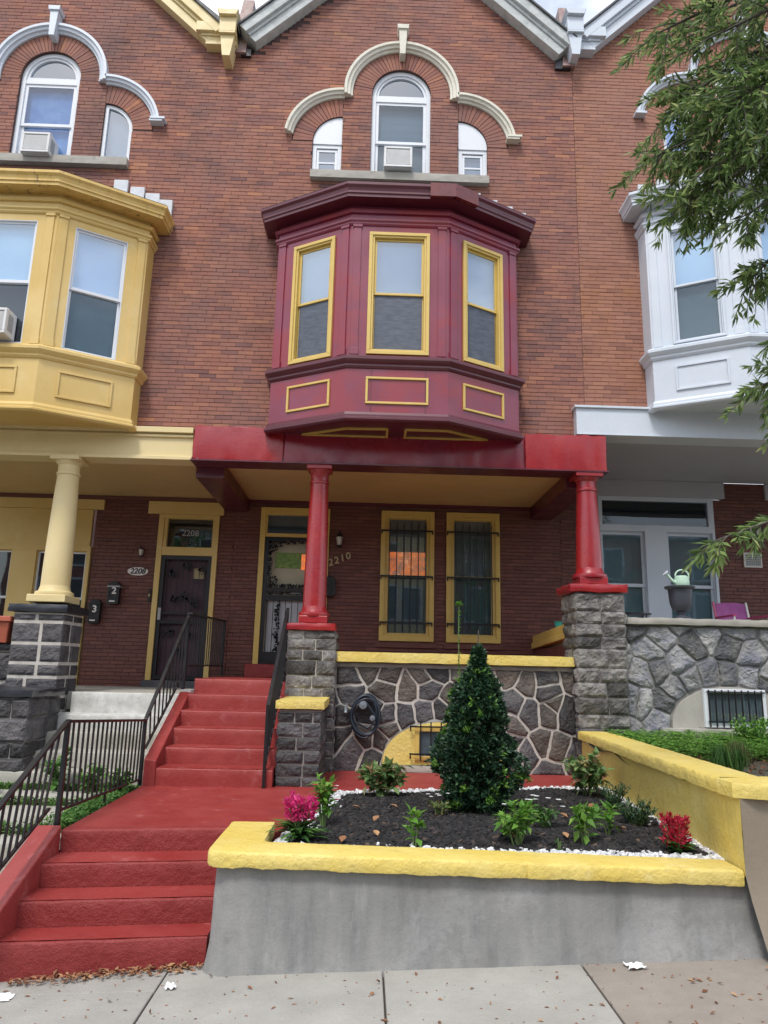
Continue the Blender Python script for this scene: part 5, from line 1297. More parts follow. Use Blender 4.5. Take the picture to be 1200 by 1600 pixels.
random.seed(203)
plume('celosia', 'bright magenta feathery celosia at the left front corner of the bed', -.405, 5.17, .285, .15, 70, 'petal_pink', 22, .125, .14)
plume('celosia', 'small crimson celosia in the white gravel at the right front corner', 2.08, 5.02, .235, .10, 44, 'petal_red', 13, .10, .06)
bush('garden_plant', 'red and yellow flowering plant behind the magenta celosia', 'plant', -.27, 5.62, .11, .36, 120, .07, .018, 'leaf_bright', nst=9, flowers=[('petal_red', 9, .030, (.45, .8)), ('petal_white', 2, .022, (.6, .8))])
bush('hydrangea', 'rust-spotted green hydrangea below the yellow basement arch', 'shrub', .18, 6.86, .21, .30, 300, .085, .032, 'leaf_hydrangea', nst=14, spread=1, flowers=[('leaf_olive', 5, .03, (.5, 1))])
bush('hydrangea', 'large leafy hydrangea against the far end of the yellow side wall', 'shrub', 2.10, 7.05, .24, .36, 330, .08, .028, 'leaf_hydrangea', nst=14, spread=1)
bush('garden_plant', 'single upright seedling with broad leaves at the front middle of the bed', 'plant', .355, 5.0, .05, .30, 26, .075, .024, 'leaf_bright', nst=2, spread=.5)
bush('garden_plant', 'leafy plant with white flowers in front of the tall evergreen', 'plant', 1.05, 5.16, .15, .27, 130, .07, .020, 'leaf_bright', nst=10, flowers=[('petal_white', 3, .022, (.8, 1.0))])
bush('garden_plant', 'low white-flowering plant just right of the tall evergreen foot', 'plant', 1.36, 5.66, .14, .18, 90, .05, .014, 'leaf_mid', nst=9, flowers=[('petal_white', 6, .026, (.7, 1.1))])
bush('garden_plant', 'sparse white-flowering seedlings left of the tall evergreen foot', 'plant', .62, 6.0, .12, .13, 60, .04, .012, 'leaf_olive', nst=8, flowers=[('petal_white', 5, .022, (.8, 1.2))])
bush('garden_plant', 'broad-leaved green plant left of the crimson celosia', 'plant', 1.52, 5.2, .10, .27, 60, .075, .022, 'leaf_bright', nst=5)
bush('garden_plant', 'second broad-leaved plant close to the dark dwarf conifers', 'plant', 1.76, 5.42, .09, .20, 44, .07, .020, 'leaf_bright', nst=4)
bush('garden_plant', 'tiny green sprout in the mulch near the front gravel', 'plant', 1.30, 5.02, .03, .08, 10, .03, .008, 'leaf_mid', nst=3)
bush('dwarf_conifer', 'dark green dwarf conifer below the large hydrangea', 'shrub', 2.17, 6.5, .13, .22, 420, .035, .006, 'leaf_dark', nst=22, spread=1)
bush('dwarf_conifer', 'dark green dwarf conifer beside the yellow wall in the gravel', 'shrub', 2.12, 5.86, .16, .20, 480, .04, .006, 'leaf_dark', nst=24, spread=1)

# the tall evergreen
random.seed(77)
SX, SY, SZ = .94, 6.25, .64
PROF = [(0, .19), (.10, .28), (.28, .335), (.46, .32), (.62, .275), (.78, .235), (.90, .20), (.99, .15), (1.05, .095), (1.13, .055), (1.22, .035), (1.30, .008)]
def prad(z):
    for (a, r0), (b, r1) in zip(PROF, PROF[1:]):
        if a <= z <= b: return r0+(r1-r0)*(z-a)/(b-a)
    return 0
sh = thing('evergreen_shrub', 'tall dark evergreen shrub tapering to a spire in the middle of the bed', 'shrub', (SX, SY, SZ))
part('trunk', MB().tube([(SX, SY, SZ-.05), (SX+.01, SY, SZ+.7), (SX+.03, SY, SZ+1.45)], [.022, .015, .004], 8), 'bark', sh)
lf = MB(); lb = MB(); tw = MB()
for i in range(2900):
    z = 1.28*(R(0, 1)**1.05); a = R(0, 2*pi)
    lump = 1+.38*noise.noise(Vector((cos(a)*1.5, sin(a)*1.5, z*4.0+3)))+.28*noise.noise(Vector((cos(a)*3.5, sin(a)*3.5, z*8)))
    rr = prad(z)*lump*(R(.25, 1.04)**.6)
    if z > .34 and z < .56 and cos(a) < -.55: rr *= 1.22
    off = .03*(z/1.4)
    c = Vector((SX+off+cos(a)*rr, SY+sin(a)*rr, SZ+z)); out = Vector((cos(a), sin(a), R(.3, 1.2))).normalized()
    if i % 3 == 0: tw.tube([(SX+off*.5, SY, SZ+max(0, z-.18)), tuple(c)], [.004, .002], 4, caps=False)
    fresh = random.random() < (.06 if rr > prad(z)*.8 else .01)
    mbb = lb if fresh else lf; k = 9 if not fresh else 11
    for j in range(k):
        d = (out+rv()*.75).normalized(); leaf(mbb, c+rv()*.022, d, rv()+Vector((0, 0, .8)), R(.03, .05)*(1.25 if fresh else 1), R(.008, .013), droop=.2)
part('twigs', tw, 'bark', sh, kind='stuff'); part('leaves', lf, 'leaf_dark', sh, kind='stuff', fixn=False); part('fresh_shoots', lb, 'leaf_bright', sh, kind='stuff', fixn=False, label='light green new shoots scattered over the dark foliage')
sp_ = MB(); sl_ = MB(); sx, sy = .80, 6.3
path = [Vector((sx+.03, sy, 1.4)), Vector((sx+.01, sy, 1.75)), Vector((sx+.005, sy, 2.1)), Vector((sx+.01, sy, 2.32))]
sp_.tube(path, .004, 5)
for i in range(150):
    u = R(0, 1)**.8; z = 1.5+.84*u; c = Vector((sx+.01, sy, z))
    if 1.9 < z < 2.2 and random.random() < .6: continue
    leaf(sl_, c, Vector((R(-1, 1), R(-1, 1), .5)), Vector((0, 0, 1)), R(.022, .04), .008)
for i in range(26): leaf(sl_, Vector((sx+.01, sy, 2.30)), Vector((R(-1, 1), R(-1, 1), R(.1, 1))), Vector((0, 0, 1)), .05, .010)
part('leader_stem', sp_, 'stem_green', sh); part('leader_leaves', sl_, 'leaf_bright', sh, kind='stuff', fixn=False)

# ground cover, shrub and grass in the right-hand garden
random.seed(88)
gcv = MB()
def ghz(x, y): return .90+.03*(y-4.75)
for i in range(5200):
    x = R(2.72, 5.2); y = R(6.6, 8.5)
    if noise.noise(Vector((x*1.3, y*1.3, 4))) < -.25-(.5 if y > 7.3 else 0): continue
    if y < 7.0 and R(0, 1) < .5: continue
    z = ghz(x, y)+R(.02, .13); a = R(0, 2*pi)
    for k in range(3): b = a+k*2.1; leaf(gcv, Vector((x, y, z)), Vector((cos(b), sin(b), .25)), Vector((0, 0, 1)), R(.03, .055), R(.013, .022), droop=.3)
o = struct('ground_cover', gcv, 'leaf_bright', fixn=False); o['kind'] = 'stuff'
bush('garden_plant', 'light green azalea in front of the barred basement window on the right', 'shrub', 4.22, 8.0, .26, .34, 520, .045, .014, 'leaf_bright', nst=26, spread=1, z=1.0)
def grass_clump(x, y, z, n, h, mb):
    for _ in range(n):
        a = R(0, 2*pi); r = R(0, .06); leaf(mb, Vector((x+cos(a)*r, y+sin(a)*r, z)), Vector((cos(a)*R(.1, .8), sin(a)*R(.1, .8), 1)), Vector((cos(a), sin(a), .2)), h*R(.5, 1.1), .0045, fold=.1, droop=R(.2, .8), seg=3)
for (x, y, lb_) in ((3.02, 6.2, 'tuft of long dark grass by the yellow coping on the right'), (3.35, 6.7, 'russet-tipped grass tuft in the middle of the right garden')):
    t = thing('grass_tuft', lb_, 'grass', (x, y, .95)); m = MB()
    for k in range(5): grass_clump(x+R(-.1, .1), y+R(-.1, .1), .95, 60, .22, m)
    part('blades', m, 'leaf_mid' if y < 6.5 else 'leaf_olive', t, kind='stuff', fixn=False)
dg = MB()
for i in range(500):
    x = R(2.7, 5); y = R(6.0, 7.3); leaf(dg, Vector((x, y, ghz(x, y)+R(0.01, .05))), rv()+Vector((0, 0, .2)), rv(), R(.03, .06), .012)
o = struct('dead_leaves', dg, 'dry_leaf', fixn=False); o['kind'] = 'stuff'
# weeds on the 2208 side
gm_ = MB(); wd = MB()
for i in range(3200):
    u = R(0, 1)
    if u < .45: x = -2.12-abs(random.gauss(0, .12)); y = R(5.75, 7.4); z = .50
    elif u < .6: x = R(-3.7, -2.3); y = 6.85+random.gauss(0, .03); z = .46
    elif u < .9: x = R(-3.7, -2.3); y = 7.60+random.gauss(0, .05); z = .46
    else: x = R(-3.6, -2.35); y = 5.78+random.gauss(0, .04); z = .46
    for k in range(2): leaf(gm_, Vector((x, y, z)), Vector((R(-.6, .6), R(-.6, .6), 1)), rv(), R(.04, .12), .004, fold=.1, droop=R(.1, .8), seg=3)
    if random.random() < .45:
        for k in range(5): leaf(wd, Vector((x+R(-.03, .03), y+R(-.03, .03), z+R(.01, .09))), Vector((R(-1, 1), R(-1, 1), .4)), Vector((0, 0, 1)), R(.025, .055), R(.009, .018))
o = struct('grass', gm_, 'grass_green', fixn=False); o['kind'] = 'stuff'
o = struct('weeds', wd, 'leaf_mid', fixn=False); o['kind'] = 'stuff'
for (x, y, r, h, lab) in ((-2.95, 7.45, .17, .42, 'tall leafy weed in front of the bare concrete steps'), (-2.62, 7.42, .13, .30, 'broad-leaved weed at the foot of the concrete steps behind the railing'), (-2.22, 7.1, .13, .30, 'weed growing against the red cheek wall by the railing corner'), (-3.55, 7.2, .16, .30, 'big-leaved weed at the foot of the black stone pier')):
    bush('weed', lab, 'plant', x, y, r, h, 110, .085, .026, 'leaf_mid', nst=8, z=.48)

# ================================================================== RAILINGS
def railing(name, label, top, bot, posts, nb, lean=0, group=None, ends=(0, 0)):
    L = Vector(bot[0]); t = thing(name, label, 'railing', tuple(L), group)
    a, b = Vector(top[0]), Vector(top[1]); c, d = Vector(bot[0]), Vector(bot[1])
    part('top_rail', MB().bar(a, b, .038, .022), 'black_iron', t, bevel=.004); part('bottom_rail', MB().bar(c, d, .024, .018), 'black_iron', t, bevel=.003)
    for (p, q, w) in posts: part('post', MB().bar(p, q, w), 'black_iron', t, bevel=.003)
    for i in range(nb):
        u = (i+1)/(nb+1); p = c+(d-c)*u; q = a+(b-a)*u
        part('baluster', MB().bar(p, (q.x, q.y, q.z), .014), 'black_iron', t)
    return t
rx = -2.16
railing('railing', 'sloping black iron railing beside the four front steps', [(rx, 5.53, 1.312), (rx, 4.30, .72)], [(rx, 5.38, .745), (rx, 4.30, .36)], [((rx, 5.55, .58), (rx, 5.55, 1.33), .034), ((rx, 4.32, .1), (rx, 4.32, .73), .034)], 11)
rt = railing('railing', 'level black iron railing along the left edge of the red landing', [(rx, 5.56, 1.315), (-2.125, 7.36, 1.20)], [(rx, 5.58, .70), (-2.125, 7.34, .655)], [((-2.125, 7.37, .58), (-2.125, 7.37, 1.21), .034)], 17)
part('foot', MB().bar((-2.14, 6.45, .60), (-2.14, 6.45, .68), .016), 'black_iron', rt)
railing('railing', 'steep black handrail along the left cheek of the porch steps', [(-2.125, 7.38, 1.205), (-2.12, 8.74, 2.30)], [(-2.125, 7.45, .93), (-2.12, 8.70, 1.62)], [((-2.12, 8.75, 1.42), (-2.12, 8.75, 2.34), .034)], 9)
railing('railing', 'black iron railing dividing the left and middle porches', [(-2.10, 8.78, 2.335), (-2.10, 10.95, 2.385)], [(-2.10, 8.80, 1.72), (-2.10, 10.93, 1.735)], [((-2.10, 10.93, 1.58), (-2.10, 10.93, 2.39), .026)], 16)
railing('railing', 'black handrail on the right side of the porch steps beside the stone pier', [(-.935, 7.34, 1.36), (-.935, 8.70, 2.42)], [(-.935, 7.36, .80), (-.935, 8.68, 1.72)], [((-.935, 7.32, .60), (-.935, 7.32, 1.38), .030), ((-.935, 8.70, 1.58), (-.935, 8.70, 2.43), .03)], 11)

# ================================================================== THINGS ON THE HOUSES
def air_con(label, x0, x1, z0, z1, yf, yb=8.86):
    t = thing('air_conditioner', label, 'air conditioner', ((x0+x1)/2, yb, z0))
    part('case', MB().box(x0, x1, yf+.02, yb, z0, z1), 'ac_white', t, bevel=.008)
    m = MB(); casing(m, x0+.004, x1-.004, z0+.004, z1-.004, .03, yf, yf+.02); part('front_frame', m, 'ac_white', t, bevel=.004)
    g = MB(); n = 22
    for i in range(n): z = z0+.045+(z1-z0-.09)*i/n; g.box(x0+.036, x1-.036, yf+.006, yf+.02, z, z+.006)
    part('louvres', g, 'ac_white', t, kind='stuff'); part('coil', B(x0+.035, x1-.035, yf+.015, yf+.019, z0+.035, z1-.035), 'ac_grille', t)
    part('side_vents', MB().box(x1+.001, x1+.003, yf+.05, yf+.16, z0+.06, z1-.06), 'ac_grille', t)
    return t
air_con('white air conditioner in the arched attic window of the middle house', .07, .46, 8.42, 8.74, 8.58)
air_con('white air conditioner with rusty drips in the left house attic window', -4.83, -4.45, 8.43, 8.74, 8.57)
air_con('white air conditioner at the left frame edge in the yellow bay', -4.72, -4.25, 5.42, 5.74, 7.78, 8.02)
t = thing('number_plate', 'oval white plate reading 2208 beside the left front door', 'sign', (-3.48, 10.98, 3.10))
m = MB(); m.prism([(-3.48+.135*cos(a)*(1 if abs(cos(a)) > .0 else 1)+(.02 if cos(a) > 0 else -.02), 3.10+.062*sin(a)) for a in [2*pi*i/28 for i in range(28)]], 10.975, 10.995); part('plate', m, 'sign_white', t, bevel=.003)
text_mesh('2208', .115, (-3.48, 10.973, 3.10), (1, 0, 0), 'numerals', 'black_iron', t, .002, .003, .2)
def lantern(label, x, y, z, m='black_iron', s=1.):
    t = thing('wall_lamp', label, 'lamp', (x, y, z))
    part('bracket', MB().box(x-.03*s, x+.03*s, y-.02, y, z-.09*s, z+.07*s).bar((x, y-.02, z+.05*s), (x, y-.10*s, z+.06*s), .014), m, t)
    part('cap', MB().lathe([(.055*s, z+.03*s), (.05*s, z+.045*s), (.012*s, z+.10*s), (.006*s, z+.12*s)], x, y-.10*s, 12), m, t)
    part('lamp_glass', MB().lathe([(.030*s, z-.08*s), (.045*s, z+.03*s)], x, y-.10*s, 12), 'lamp_glass', t)
    c = MB()
    for k in range(4): a = pi/4+k*pi/2; c.bar((x+.031*s*cos(a), y-.10*s+.031*s*sin(a), z-.085*s), (x+.046*s*cos(a), y-.10*s+.046*s*sin(a), z+.03*s), .005)
    c.lathe([(.012*s, z-.12*s), (.034*s, z-.09*s), (.034*s, z-.08*s)], x, y-.10*s, 12); part('lamp_cage', c, m, t)
lantern('small black wall lantern between the middle door and the barred windows', -.44, 10.99, 3.66, s=1.1)
lantern('small brownish lamp on the wall above the 2208 plate', -3.44, 10.99, 3.40, 'door_purple', .8)
t = thing('wall_lamp', 'square black framed porch light on the right house wall', 'lamp', (6.02, 10.97, 3.93))
part('back_plate', B(5.90, 6.14, 10.975, 10.995, 3.84, 4.08), 'black_iron', t); m = MB()
for x in (5.905, 6.01, 6.115): m.box(x-.008, x+.008, 10.83, 10.975, 3.85, 4.07)
m.box(5.89, 6.15, 10.82, 10.975, 4.07, 4.09); m.box(5.89, 6.15, 10.82, 10.975, 3.835, 3.85); part('frame', m, 'black_iron', t)
part('lamp_glass', B(5.915, 6.105, 10.85, 10.96, 3.853, 4.067), 'lamp_glass', t)
t = thing('wall_sign', 'small framed notice on the brick wall of the right porch', 'sign', (6.0, 10.98, 3.5))
m = MB(); casing(m, 5.86, 6.14, 3.41, 3.64, .016, 10.97, 10.995); part('frame', m, 'sign_white', t); part('panel', B(5.876, 6.124, 10.978, 10.995, 3.426, 3.624), 'sign_grey', t)
m = MB()
for i in range(5):
    z = 3.60-.033*i; x = 5.895
    while x < 6.09: w = R(.015, .04); m.box(x, min(x+w, 6.105), 10.974, 10.978, z-.008, z); x += w+.01
part('fine_print', m, 'black_iron', t, kind='stuff')
def mailbox(label, x, z, w, h, num, m='black_plastic'):
    t = thing('mailbox', label, 'mailbox', (x, 10.98, z-h/2))
    part('box', MB().prism([(x-w/2, z-h/2+.02), (x-w/2+.02, z-h/2), (x+w/2-.02, z-h/2), (x+w/2, z-h/2+.02), (x+w/2, z+h/2-.05), (x+w/4, z+h/2), (x-w/4, z+h/2), (x-w/2, z+h/2-.05)], 10.90, 10.995), m, t, bevel=.005)
    part('lid', MB().box(x-w/2-.006, x+w/2+.006, 10.885, 10.995, z+h/2-.085, z+h/2-.065), 'sign_grey' if num == '2' else m, t)
    if num:
        text_mesh(num, .14, (x+.01, 10.897, z+.03), (1, 0, 0), 'numeral', 'sign_white', t, .002, .004)
        part('tag', B(x-w*.28, x+w*.2, 10.893, 10.899, z-h/2+.035, z-h/2+.055), 'sign_white', t)
    return t
mailbox('black mailbox numbered 2, higher of the two beside the left door', -3.79, 2.76, .17, .34, '2')
mailbox('black mailbox numbered 3, lower of the two beside the left door', -4.05, 2.48, .17, .36, '3')
mailbox('plain black mailbox half hidden behind the middle red column', -.57, 2.94, .19, .30, None)
t = thing('house_number', 'rising diagonal row of brass numerals 2210', 'number', (-.43, 10.98, 3.36))
for i, ch in enumerate('2210'):
    text_mesh(ch, .15, (-.56+.088*i, 10.975, 3.31+.036*i), (1, .0, .16), 'numeral', 'brass', t, .005, .003)
t = thing('door_buzzer', 'small dark buzzer on the yellow frame of the left door', 'doorbell', (-3.27, 10.96, 2.75)); part('plate', B(-3.285, -3.245, 10.94, 10.96, 2.64, 2.84), 'black_iron', t, bevel=.003); part('button', B(-3.275, -3.255, 10.932, 10.94, 2.72, 2.76), 'brass', t)

# hose reel and tap on the stone wall
t = thing('garden_hose', 'coiled dark blue hose hanging on the dark stone porch wall', 'hose', (.01, 8.6, 1.05))
m = MB(); random.seed(5)
for k in range(6):
    cx, cz = .015+R(-.012, .012), 1.21+R(-.012, .015); ra, rb = .155+R(-.022, .012), .225+R(-.03, .012); pts = []
    for i in range(41):
        a = 2*pi*i/40; pts.append((cx+ra*cos(a)+.05*(sin(a)<0)*(-sin(a))*.6+.02*sin(a), 8.56-.012*k*.6+.006*sin(3*a+k), cz+rb*sin(a)))
    m.tube(pts, .0125, 7)
m.tube([(.03, 8.53, 1.36), (.12, 8.52, 1.24), (.15, 8.53, 1.14), (.05, 8.53, 1.08), (-.08, 8.53, 1.14)], .0125, 7)
part('coils', m, 'hose_rubber', t, smooth=60)
m = MB(); m.cs = True; m.lathe([(.0, 0), (.048, 0), (.05, .02), (.04, .05), (.0, .055)], 0, 0, 18); M = Matrix.Translation((-.005, 8.54, 1.33)) @ Matrix.Rotation(pi/2, 4, 'X'); m.v = [tuple(M @ Vector(v)) for v in m.v]; part('hub', m, 'gunmetal', t)
m = MB(); m.lathe([(.0, 0), (.03, 0), (.03, .03), (.0, .035)], 0, 0, 14); M = Matrix.Translation((.105, 8.54, 1.19)) @ Matrix.Rotation(pi/2, 4, 'X'); m.v = [tuple(M @ Vector(v)) for v in m.v]; part('nozzle', m, 'gunmetal', t)
t = thing('tap', 'small metal garden tap on the stone wall left of the hose', 'tap', (-.20, 8.6, 1.28)); part('spout', MB().tube([(-.20, 8.62, 1.29), (-.20, 8.53, 1.29), (-.20, 8.50, 1.24)], .02, 10), 'gunmetal', t, smooth=50)
part('handle', MB().lathe([(.0, 1.325), (.032, 1.325), (.032, 1.34), (0, 1.345)], -.20, 8.55, 12), 'gunmetal', t)

# right porch: urn, watering can, stand, chair
t = thing('urn_planter', 'dark grey garden urn on the stone coping of the right porch', 'planter', (3.88, 8.76, 2.415))
part('bowl', MB().lathe([(.055, 2.50), (.10, 2.53), (.125, 2.60), (.135, 2.72), (.14, 2.77), (.175, 2.79), (.18, 2.81), (.16, 2.815), (.14, 2.80), (.0, 2.78)], 3.845, 8.76, 26), 'urn_grey', t, smooth=40)
part('foot', MB().lathe([(.105, 2.417), (.105, 2.43), (.07, 2.445), (.045, 2.47), (.055, 2.505)], 3.845, 8.76, 20), 'urn_grey', t, smooth=40)
t = thing('watering_can', 'pale mint green watering can standing on the grey urn', 'watering can', (3.86, 8.76, 2.82))
part('can_body', MB().lathe([(.085, 2.817), (.092, 2.83), (.088, 2.88), (.083, 2.93), (.06, 2.945), (.0, 2.945)], 3.875, 8.76, 24), 'can_green', t, smooth=40)
part('spout', MB().tube([(3.81, 8.75, 2.85), (3.75, 8.745, 2.885), (3.685, 8.74, 2.965)], [.030, .019, .012], 10), 'can_green', t, smooth=50)
m = MB(); m.lathe([(.012, 0), (.040, .022), (.040, .030), (0, .036)], 0, 0, 16); M = Matrix.Translation((3.69, 8.74, 2.955)) @ Matrix.Rotation(-radians(48), 4, 'Y'); m.v = [tuple(M @ Vector(v)) for v in m.v]; part('rose', m, 'white_paint', t)
m = MB(); m.tube([(3.80, 8.76, 2.94)]+[(3.885+.085*cos(a), 8.76, 2.945+.075*sin(a)) for a in [pi-i*pi/12*1.15 for i in range(13)]]+[(3.965, 8.76, 2.84)], .010, 8); part('handle', m, 'can_green', t, smooth=60)
t = thing('plant_stand', 'flat black metal tray stand on the right porch wall coping', 'stand', (3.3, 8.75, 2.415))
m = MB(); m.prism([(3.27+.20*cos(a), 8.75+.13*sin(a)) for a in [2*pi*i/24 for i in range(24)]], 2.455, 2.472, 'z'); part('tray', m, 'black_iron', t)
for x, y in ((3.14, 8.70), (3.40, 8.70), (3.14, 8.82), (3.40, 8.82)): part('leg', MB().tube([(x, y, 2.458), (x+(.02 if x < 3.3 else -.02), y, 2.417)], .008, 6), 'black_iron', t)
t = thing('garden_chair', 'folded-fabric purple chair behind the coping of the right porch', 'chair', (4.85, 9.4, 1.92))
def cx_(x): return x
m = MB(); n = 8; vs = []
for j in range(n+1):
    for i in range(n+1):
        u, v = i/n, j/n; vs.append((4.64+.40*u, 9.42-.05*sin(pi*u)+.10*v, 2.25+.44*v+.012*sin(pi*u)))
m.add(vs, [(j*(n+1)+i, j*(n+1)+i+1, (j+1)*(n+1)+i+1, (j+1)*(n+1)+i) for j in range(n) for i in range(n)]); o = part('backrest', m, 'chair_purple', t, fixn=False); sdf = o.modifiers.new('solid', 'SOLIDIFY'); sdf.thickness = .02
part('seat', B(4.64, 5.04, 8.98, 9.40, 2.26, 2.29), 'chair_purple', t, bevel=.01)
for x in (4.62, 5.06):
    part('back_post', MB().tube([(x, 9.50, 1.92), (x, 9.42, 2.28), (x, 9.53, 2.71)], .014, 8), 'chair_pink' if x < 4.8 else 'chair_metal', t)
    part('leg', MB().tube([(x, 8.98, 1.92), (x, 8.99, 2.27)], .014, 8), 'chair_metal', t)
    part('arm_rest', MB().bar((x, 8.98, 2.5), (x, 9.46, 2.5), .045, .02), 'chair_pink', t); part('arm_post', MB().bar((x, 9.0, 2.27), (x, 9.0, 2.49), .02), 'chair_metal', t)
single('plastic_tub', MB().lathe([(.045, 2.322), (.06, 2.41), (.068, 2.415), (.06, 2.42), (.05, 2.35), (0, 2.35)], 2.61, 9.78, 18), 'tub_teal', 'small teal tub on the yellow party wall coping', 'tub', loc=(2.61, 9.78, 2.32), smooth=40)
t = thing('flower_pot', 'large terracotta trough pot on the left porch wall', 'flower pot', (-4.35, 8.65, 1.93))
m = MB(); m.hexa([(-4.75, 8.50, 1.932), (-4.115, 8.50, 1.932), (-4.115, 8.80, 1.932), (-4.75, 8.80, 1.932)], [(-4.80, 8.45, 2.17), (-4.085, 8.45, 2.17), (-4.085, 8.85, 2.17), (-4.80, 8.85, 2.17)]); part('body', m, 'terracotta', t, bevel=.01)
part('rim', B(-4.83, -4.06, 8.42, 8.88, 2.172, 2.235), 'terracotta', t, bevel=.01); part('soil', B(-4.79, -4.10, 8.46, 8.84, 2.2, 2.237), 'soil', t)

# ================================================================== LITTER
random.seed(140)
lt = MB()
for i in range(950):
    u = R(0, 1)
    if u < .36: x = R(-1.95, -.92); y = 4.62+.14*(x+2.075)-abs(random.gauss(0, .045)); z = gz(x)+R(.001, .02)
    else: x = R(-3, 3.4); y = R(3.2, 4.62); z = gz(x)+.003; 
    if u >= .36 and random.random() < (.80 if x < 1.4 else .35): continue
    L = R(.02, .05) if u < .36 else R(.015, .05); d = Vector((R(-1, 1), R(-1, 1), R(-.1, .25)))
    leaf(lt, Vector((x, y, z)), d, Vector((R(-.3, .3), R(-.3, .3), 1)), L, L*R(.12, .3), fold=.5, droop=-.1)
o = struct('leaf_litter', lt, 'dry_leaf', fixn=False); o['kind'] = 'stuff'
db = MB()
for i in range(420):
    x = R(-3, 3.4); y = R(3.2, 4.64); s = R(.002, .007); z = gz(x)+.001; a = R(0, pi)
    db.add([(x+cos(a+k*pi/2+R(-.3, .3))*s*(2.2 if k % 2 else .7), y+sin(a+k*pi/2)*s, z+(.003 if k == 0 else 0)) for k in range(4)], [(0, 1, 2, 3)], R(0, .5))
o = struct('grit', db, 'dry_leaf', fixn=False); o['kind'] = 'stuff'
for i, (x, y, s) in enumerate([(.10, 5.62, .05), (.12, 5.2, .045), (-.12, 5.1, .05), (.45, 5.9, .045), (1.22, 5.3, .05), (1.05, 5.22, .06), (1.85, 5.5, .05), (1.6, 5.9, .045), (.3, 6.2, .04), (1.9, 6.3, .05), (.0, 6.1, .045), (1.42, 5.25, .045)]):
    m = MB(); a = R(0, 6); leaf(m, Vector((x, y, bedz(x, y)+.022)), Vector((cos(a), sin(a), .1)), Vector((0, 0, 1)), s*1.6, s*.5, t=R(.5, 1), fold=.6, droop=-.2, seg=3)
    lab = ['curled leaf in the back left of the mulch', 'curled leaf near the left of the mulch', 'brown leaf beside the magenta celosia foot', 'leaf lying left of the evergreen foot', 'brown leaf beside the white-flowered plant', 'large rust leaf under the white-flowered plant', 'leaf between the broad-leaved plants', 'leaf on the mulch right of the evergreen', 'small leaf near the hydrangea with rust spots', 'leaf near the dwarf conifer by the hydrangea', 'leaf near the back left gravel band', 'small leaf by the front gravel right of centre'][i]
    single('fallen_leaf', m, 'dry_leaf', 'dry '+lab, 'leaf', loc=(x, y, .62), fixn=False, group='dry leaves on the mulch')
def paper(x, y, s, lab, seed, flat=.3, el=1):
    random.seed(seed); m = MB(); n = 7; vs = []
    for j in range(n+1):
        for i in range(n+1):
            u, v = i/n-.5, j/n-.5; vs.append((x+u*s*el*(1+.2*R(-1, 1)), y+v*s*(1+.2*R(-1, 1)), gz(x)+.006+s*flat*abs(noise.noise(Vector((u*3+seed, v*3, 1))))*1.6))
    m.add(vs, [(j*(n+1)+i, j*(n+1)+i+1, (j+1)*(n+1)+i+1, (j+1)*(n+1)+i) for j in range(n) for i in range(n)])
    single('litter_paper', m, 'paper_white', lab, 'litter', loc=(x, y, gz(x)), fixn=False)
paper(-1.02, 4.47, .055, 'crumpled white paper scrap at the foot of the red steps', 3, .5)
paper(1.60, 4.55, .085, 'torn white paper scrap on the brownish pavement slab', 5, .25, 1.3)
paper(-1.92, 4.42, .10, 'flat white paper sheet at the left edge of the pavement', 9, .06, 1.3)

# ================================================================== STREET TREE
random.seed(300)
tr = thing('street_tree', 'willow oak whose narrow-leaved branches hang into the upper right', 'tree', (4.3, 2.9, .1))
trunk = MB(); trunk.tube([(4.3, 2.9, -.1), (4.28, 2.9, .5), (4.2, 2.95, 2.0), (4.15, 3.05, 3.6), (4.2, 3.1, 5.5), (4.1, 3.2, 7.5), (4.0, 3.3, 9.0)], [.24, .19, .165, .15, .12, .08, .04], 14); part('trunk', trunk, 'bark', tr, smooth=60)
limbs = MB(); LV = MB(); TW = MB()
def twig(p, d, L, n, lw=1.):
    """slender twig with leaves"""
    pts = [p]; q = p.copy(); dd = d.normalized(); seg = 5
    for i in range(seg):
        dd = (dd+Vector((0, 0, -.10))+rv()*.13).normalized(); q = q+dd*L/seg; pts.append(q.copy())
    TW.tube(pts, [.0045, .004, .0035, .003, .0022, .0015], 4, caps=False)
    for i in range(n):
        u = R(.08, 1)*seg; k = min(int(u), seg-1); c = pts[k]+(pts[k+1]-pts[k])*(u-k); ax = (pts[k+1]-pts[k]).normalized()
        s = rv(); s = (s-ax*s.dot(ax)).normalized(); leaf(LV, c, ax*R(.5, 1.1)+s*R(.5, 1.0)+Vector((0, 0, -.15)), rv()+Vector((0, 0, .6)), R(.055, .105), R(.0065, .0105)*lw, droop=R(0, .35), fold=.2)
    for i in range(4): leaf(LV, pts[-1], dd+rv()*.5, rv(), R(.05, .085), .008, droop=.1)
def branch(pts, r0, ntw, TL, nl, side=1.):
    pts = [Vector(p) for p in pts]; m = len(pts); limbs.tube(pts, [r0*(1-.8*i/(m-1)) for i in range(m)], 6)
    for i in range(ntw):
        u = (R(.12, 1)**.8)*(m-1); k = min(int(u), m-2); c = pts[k]+(pts[k+1]-pts[k])*(u-k); ax = (pts[k+1]-pts[k]).normalized()
        s = rv(); s = (s-ax*s.dot(ax)).normalized(); d = ax*R(.4, 1.0)+s*.9+Vector((-.15, 0, -.25)); twig(c, d, TL*R(.5, 1.1), int(nl*R(.6, 1.2)))
    twig(pts[-1], pts[-1]-pts[-2], TL*.9, nl)
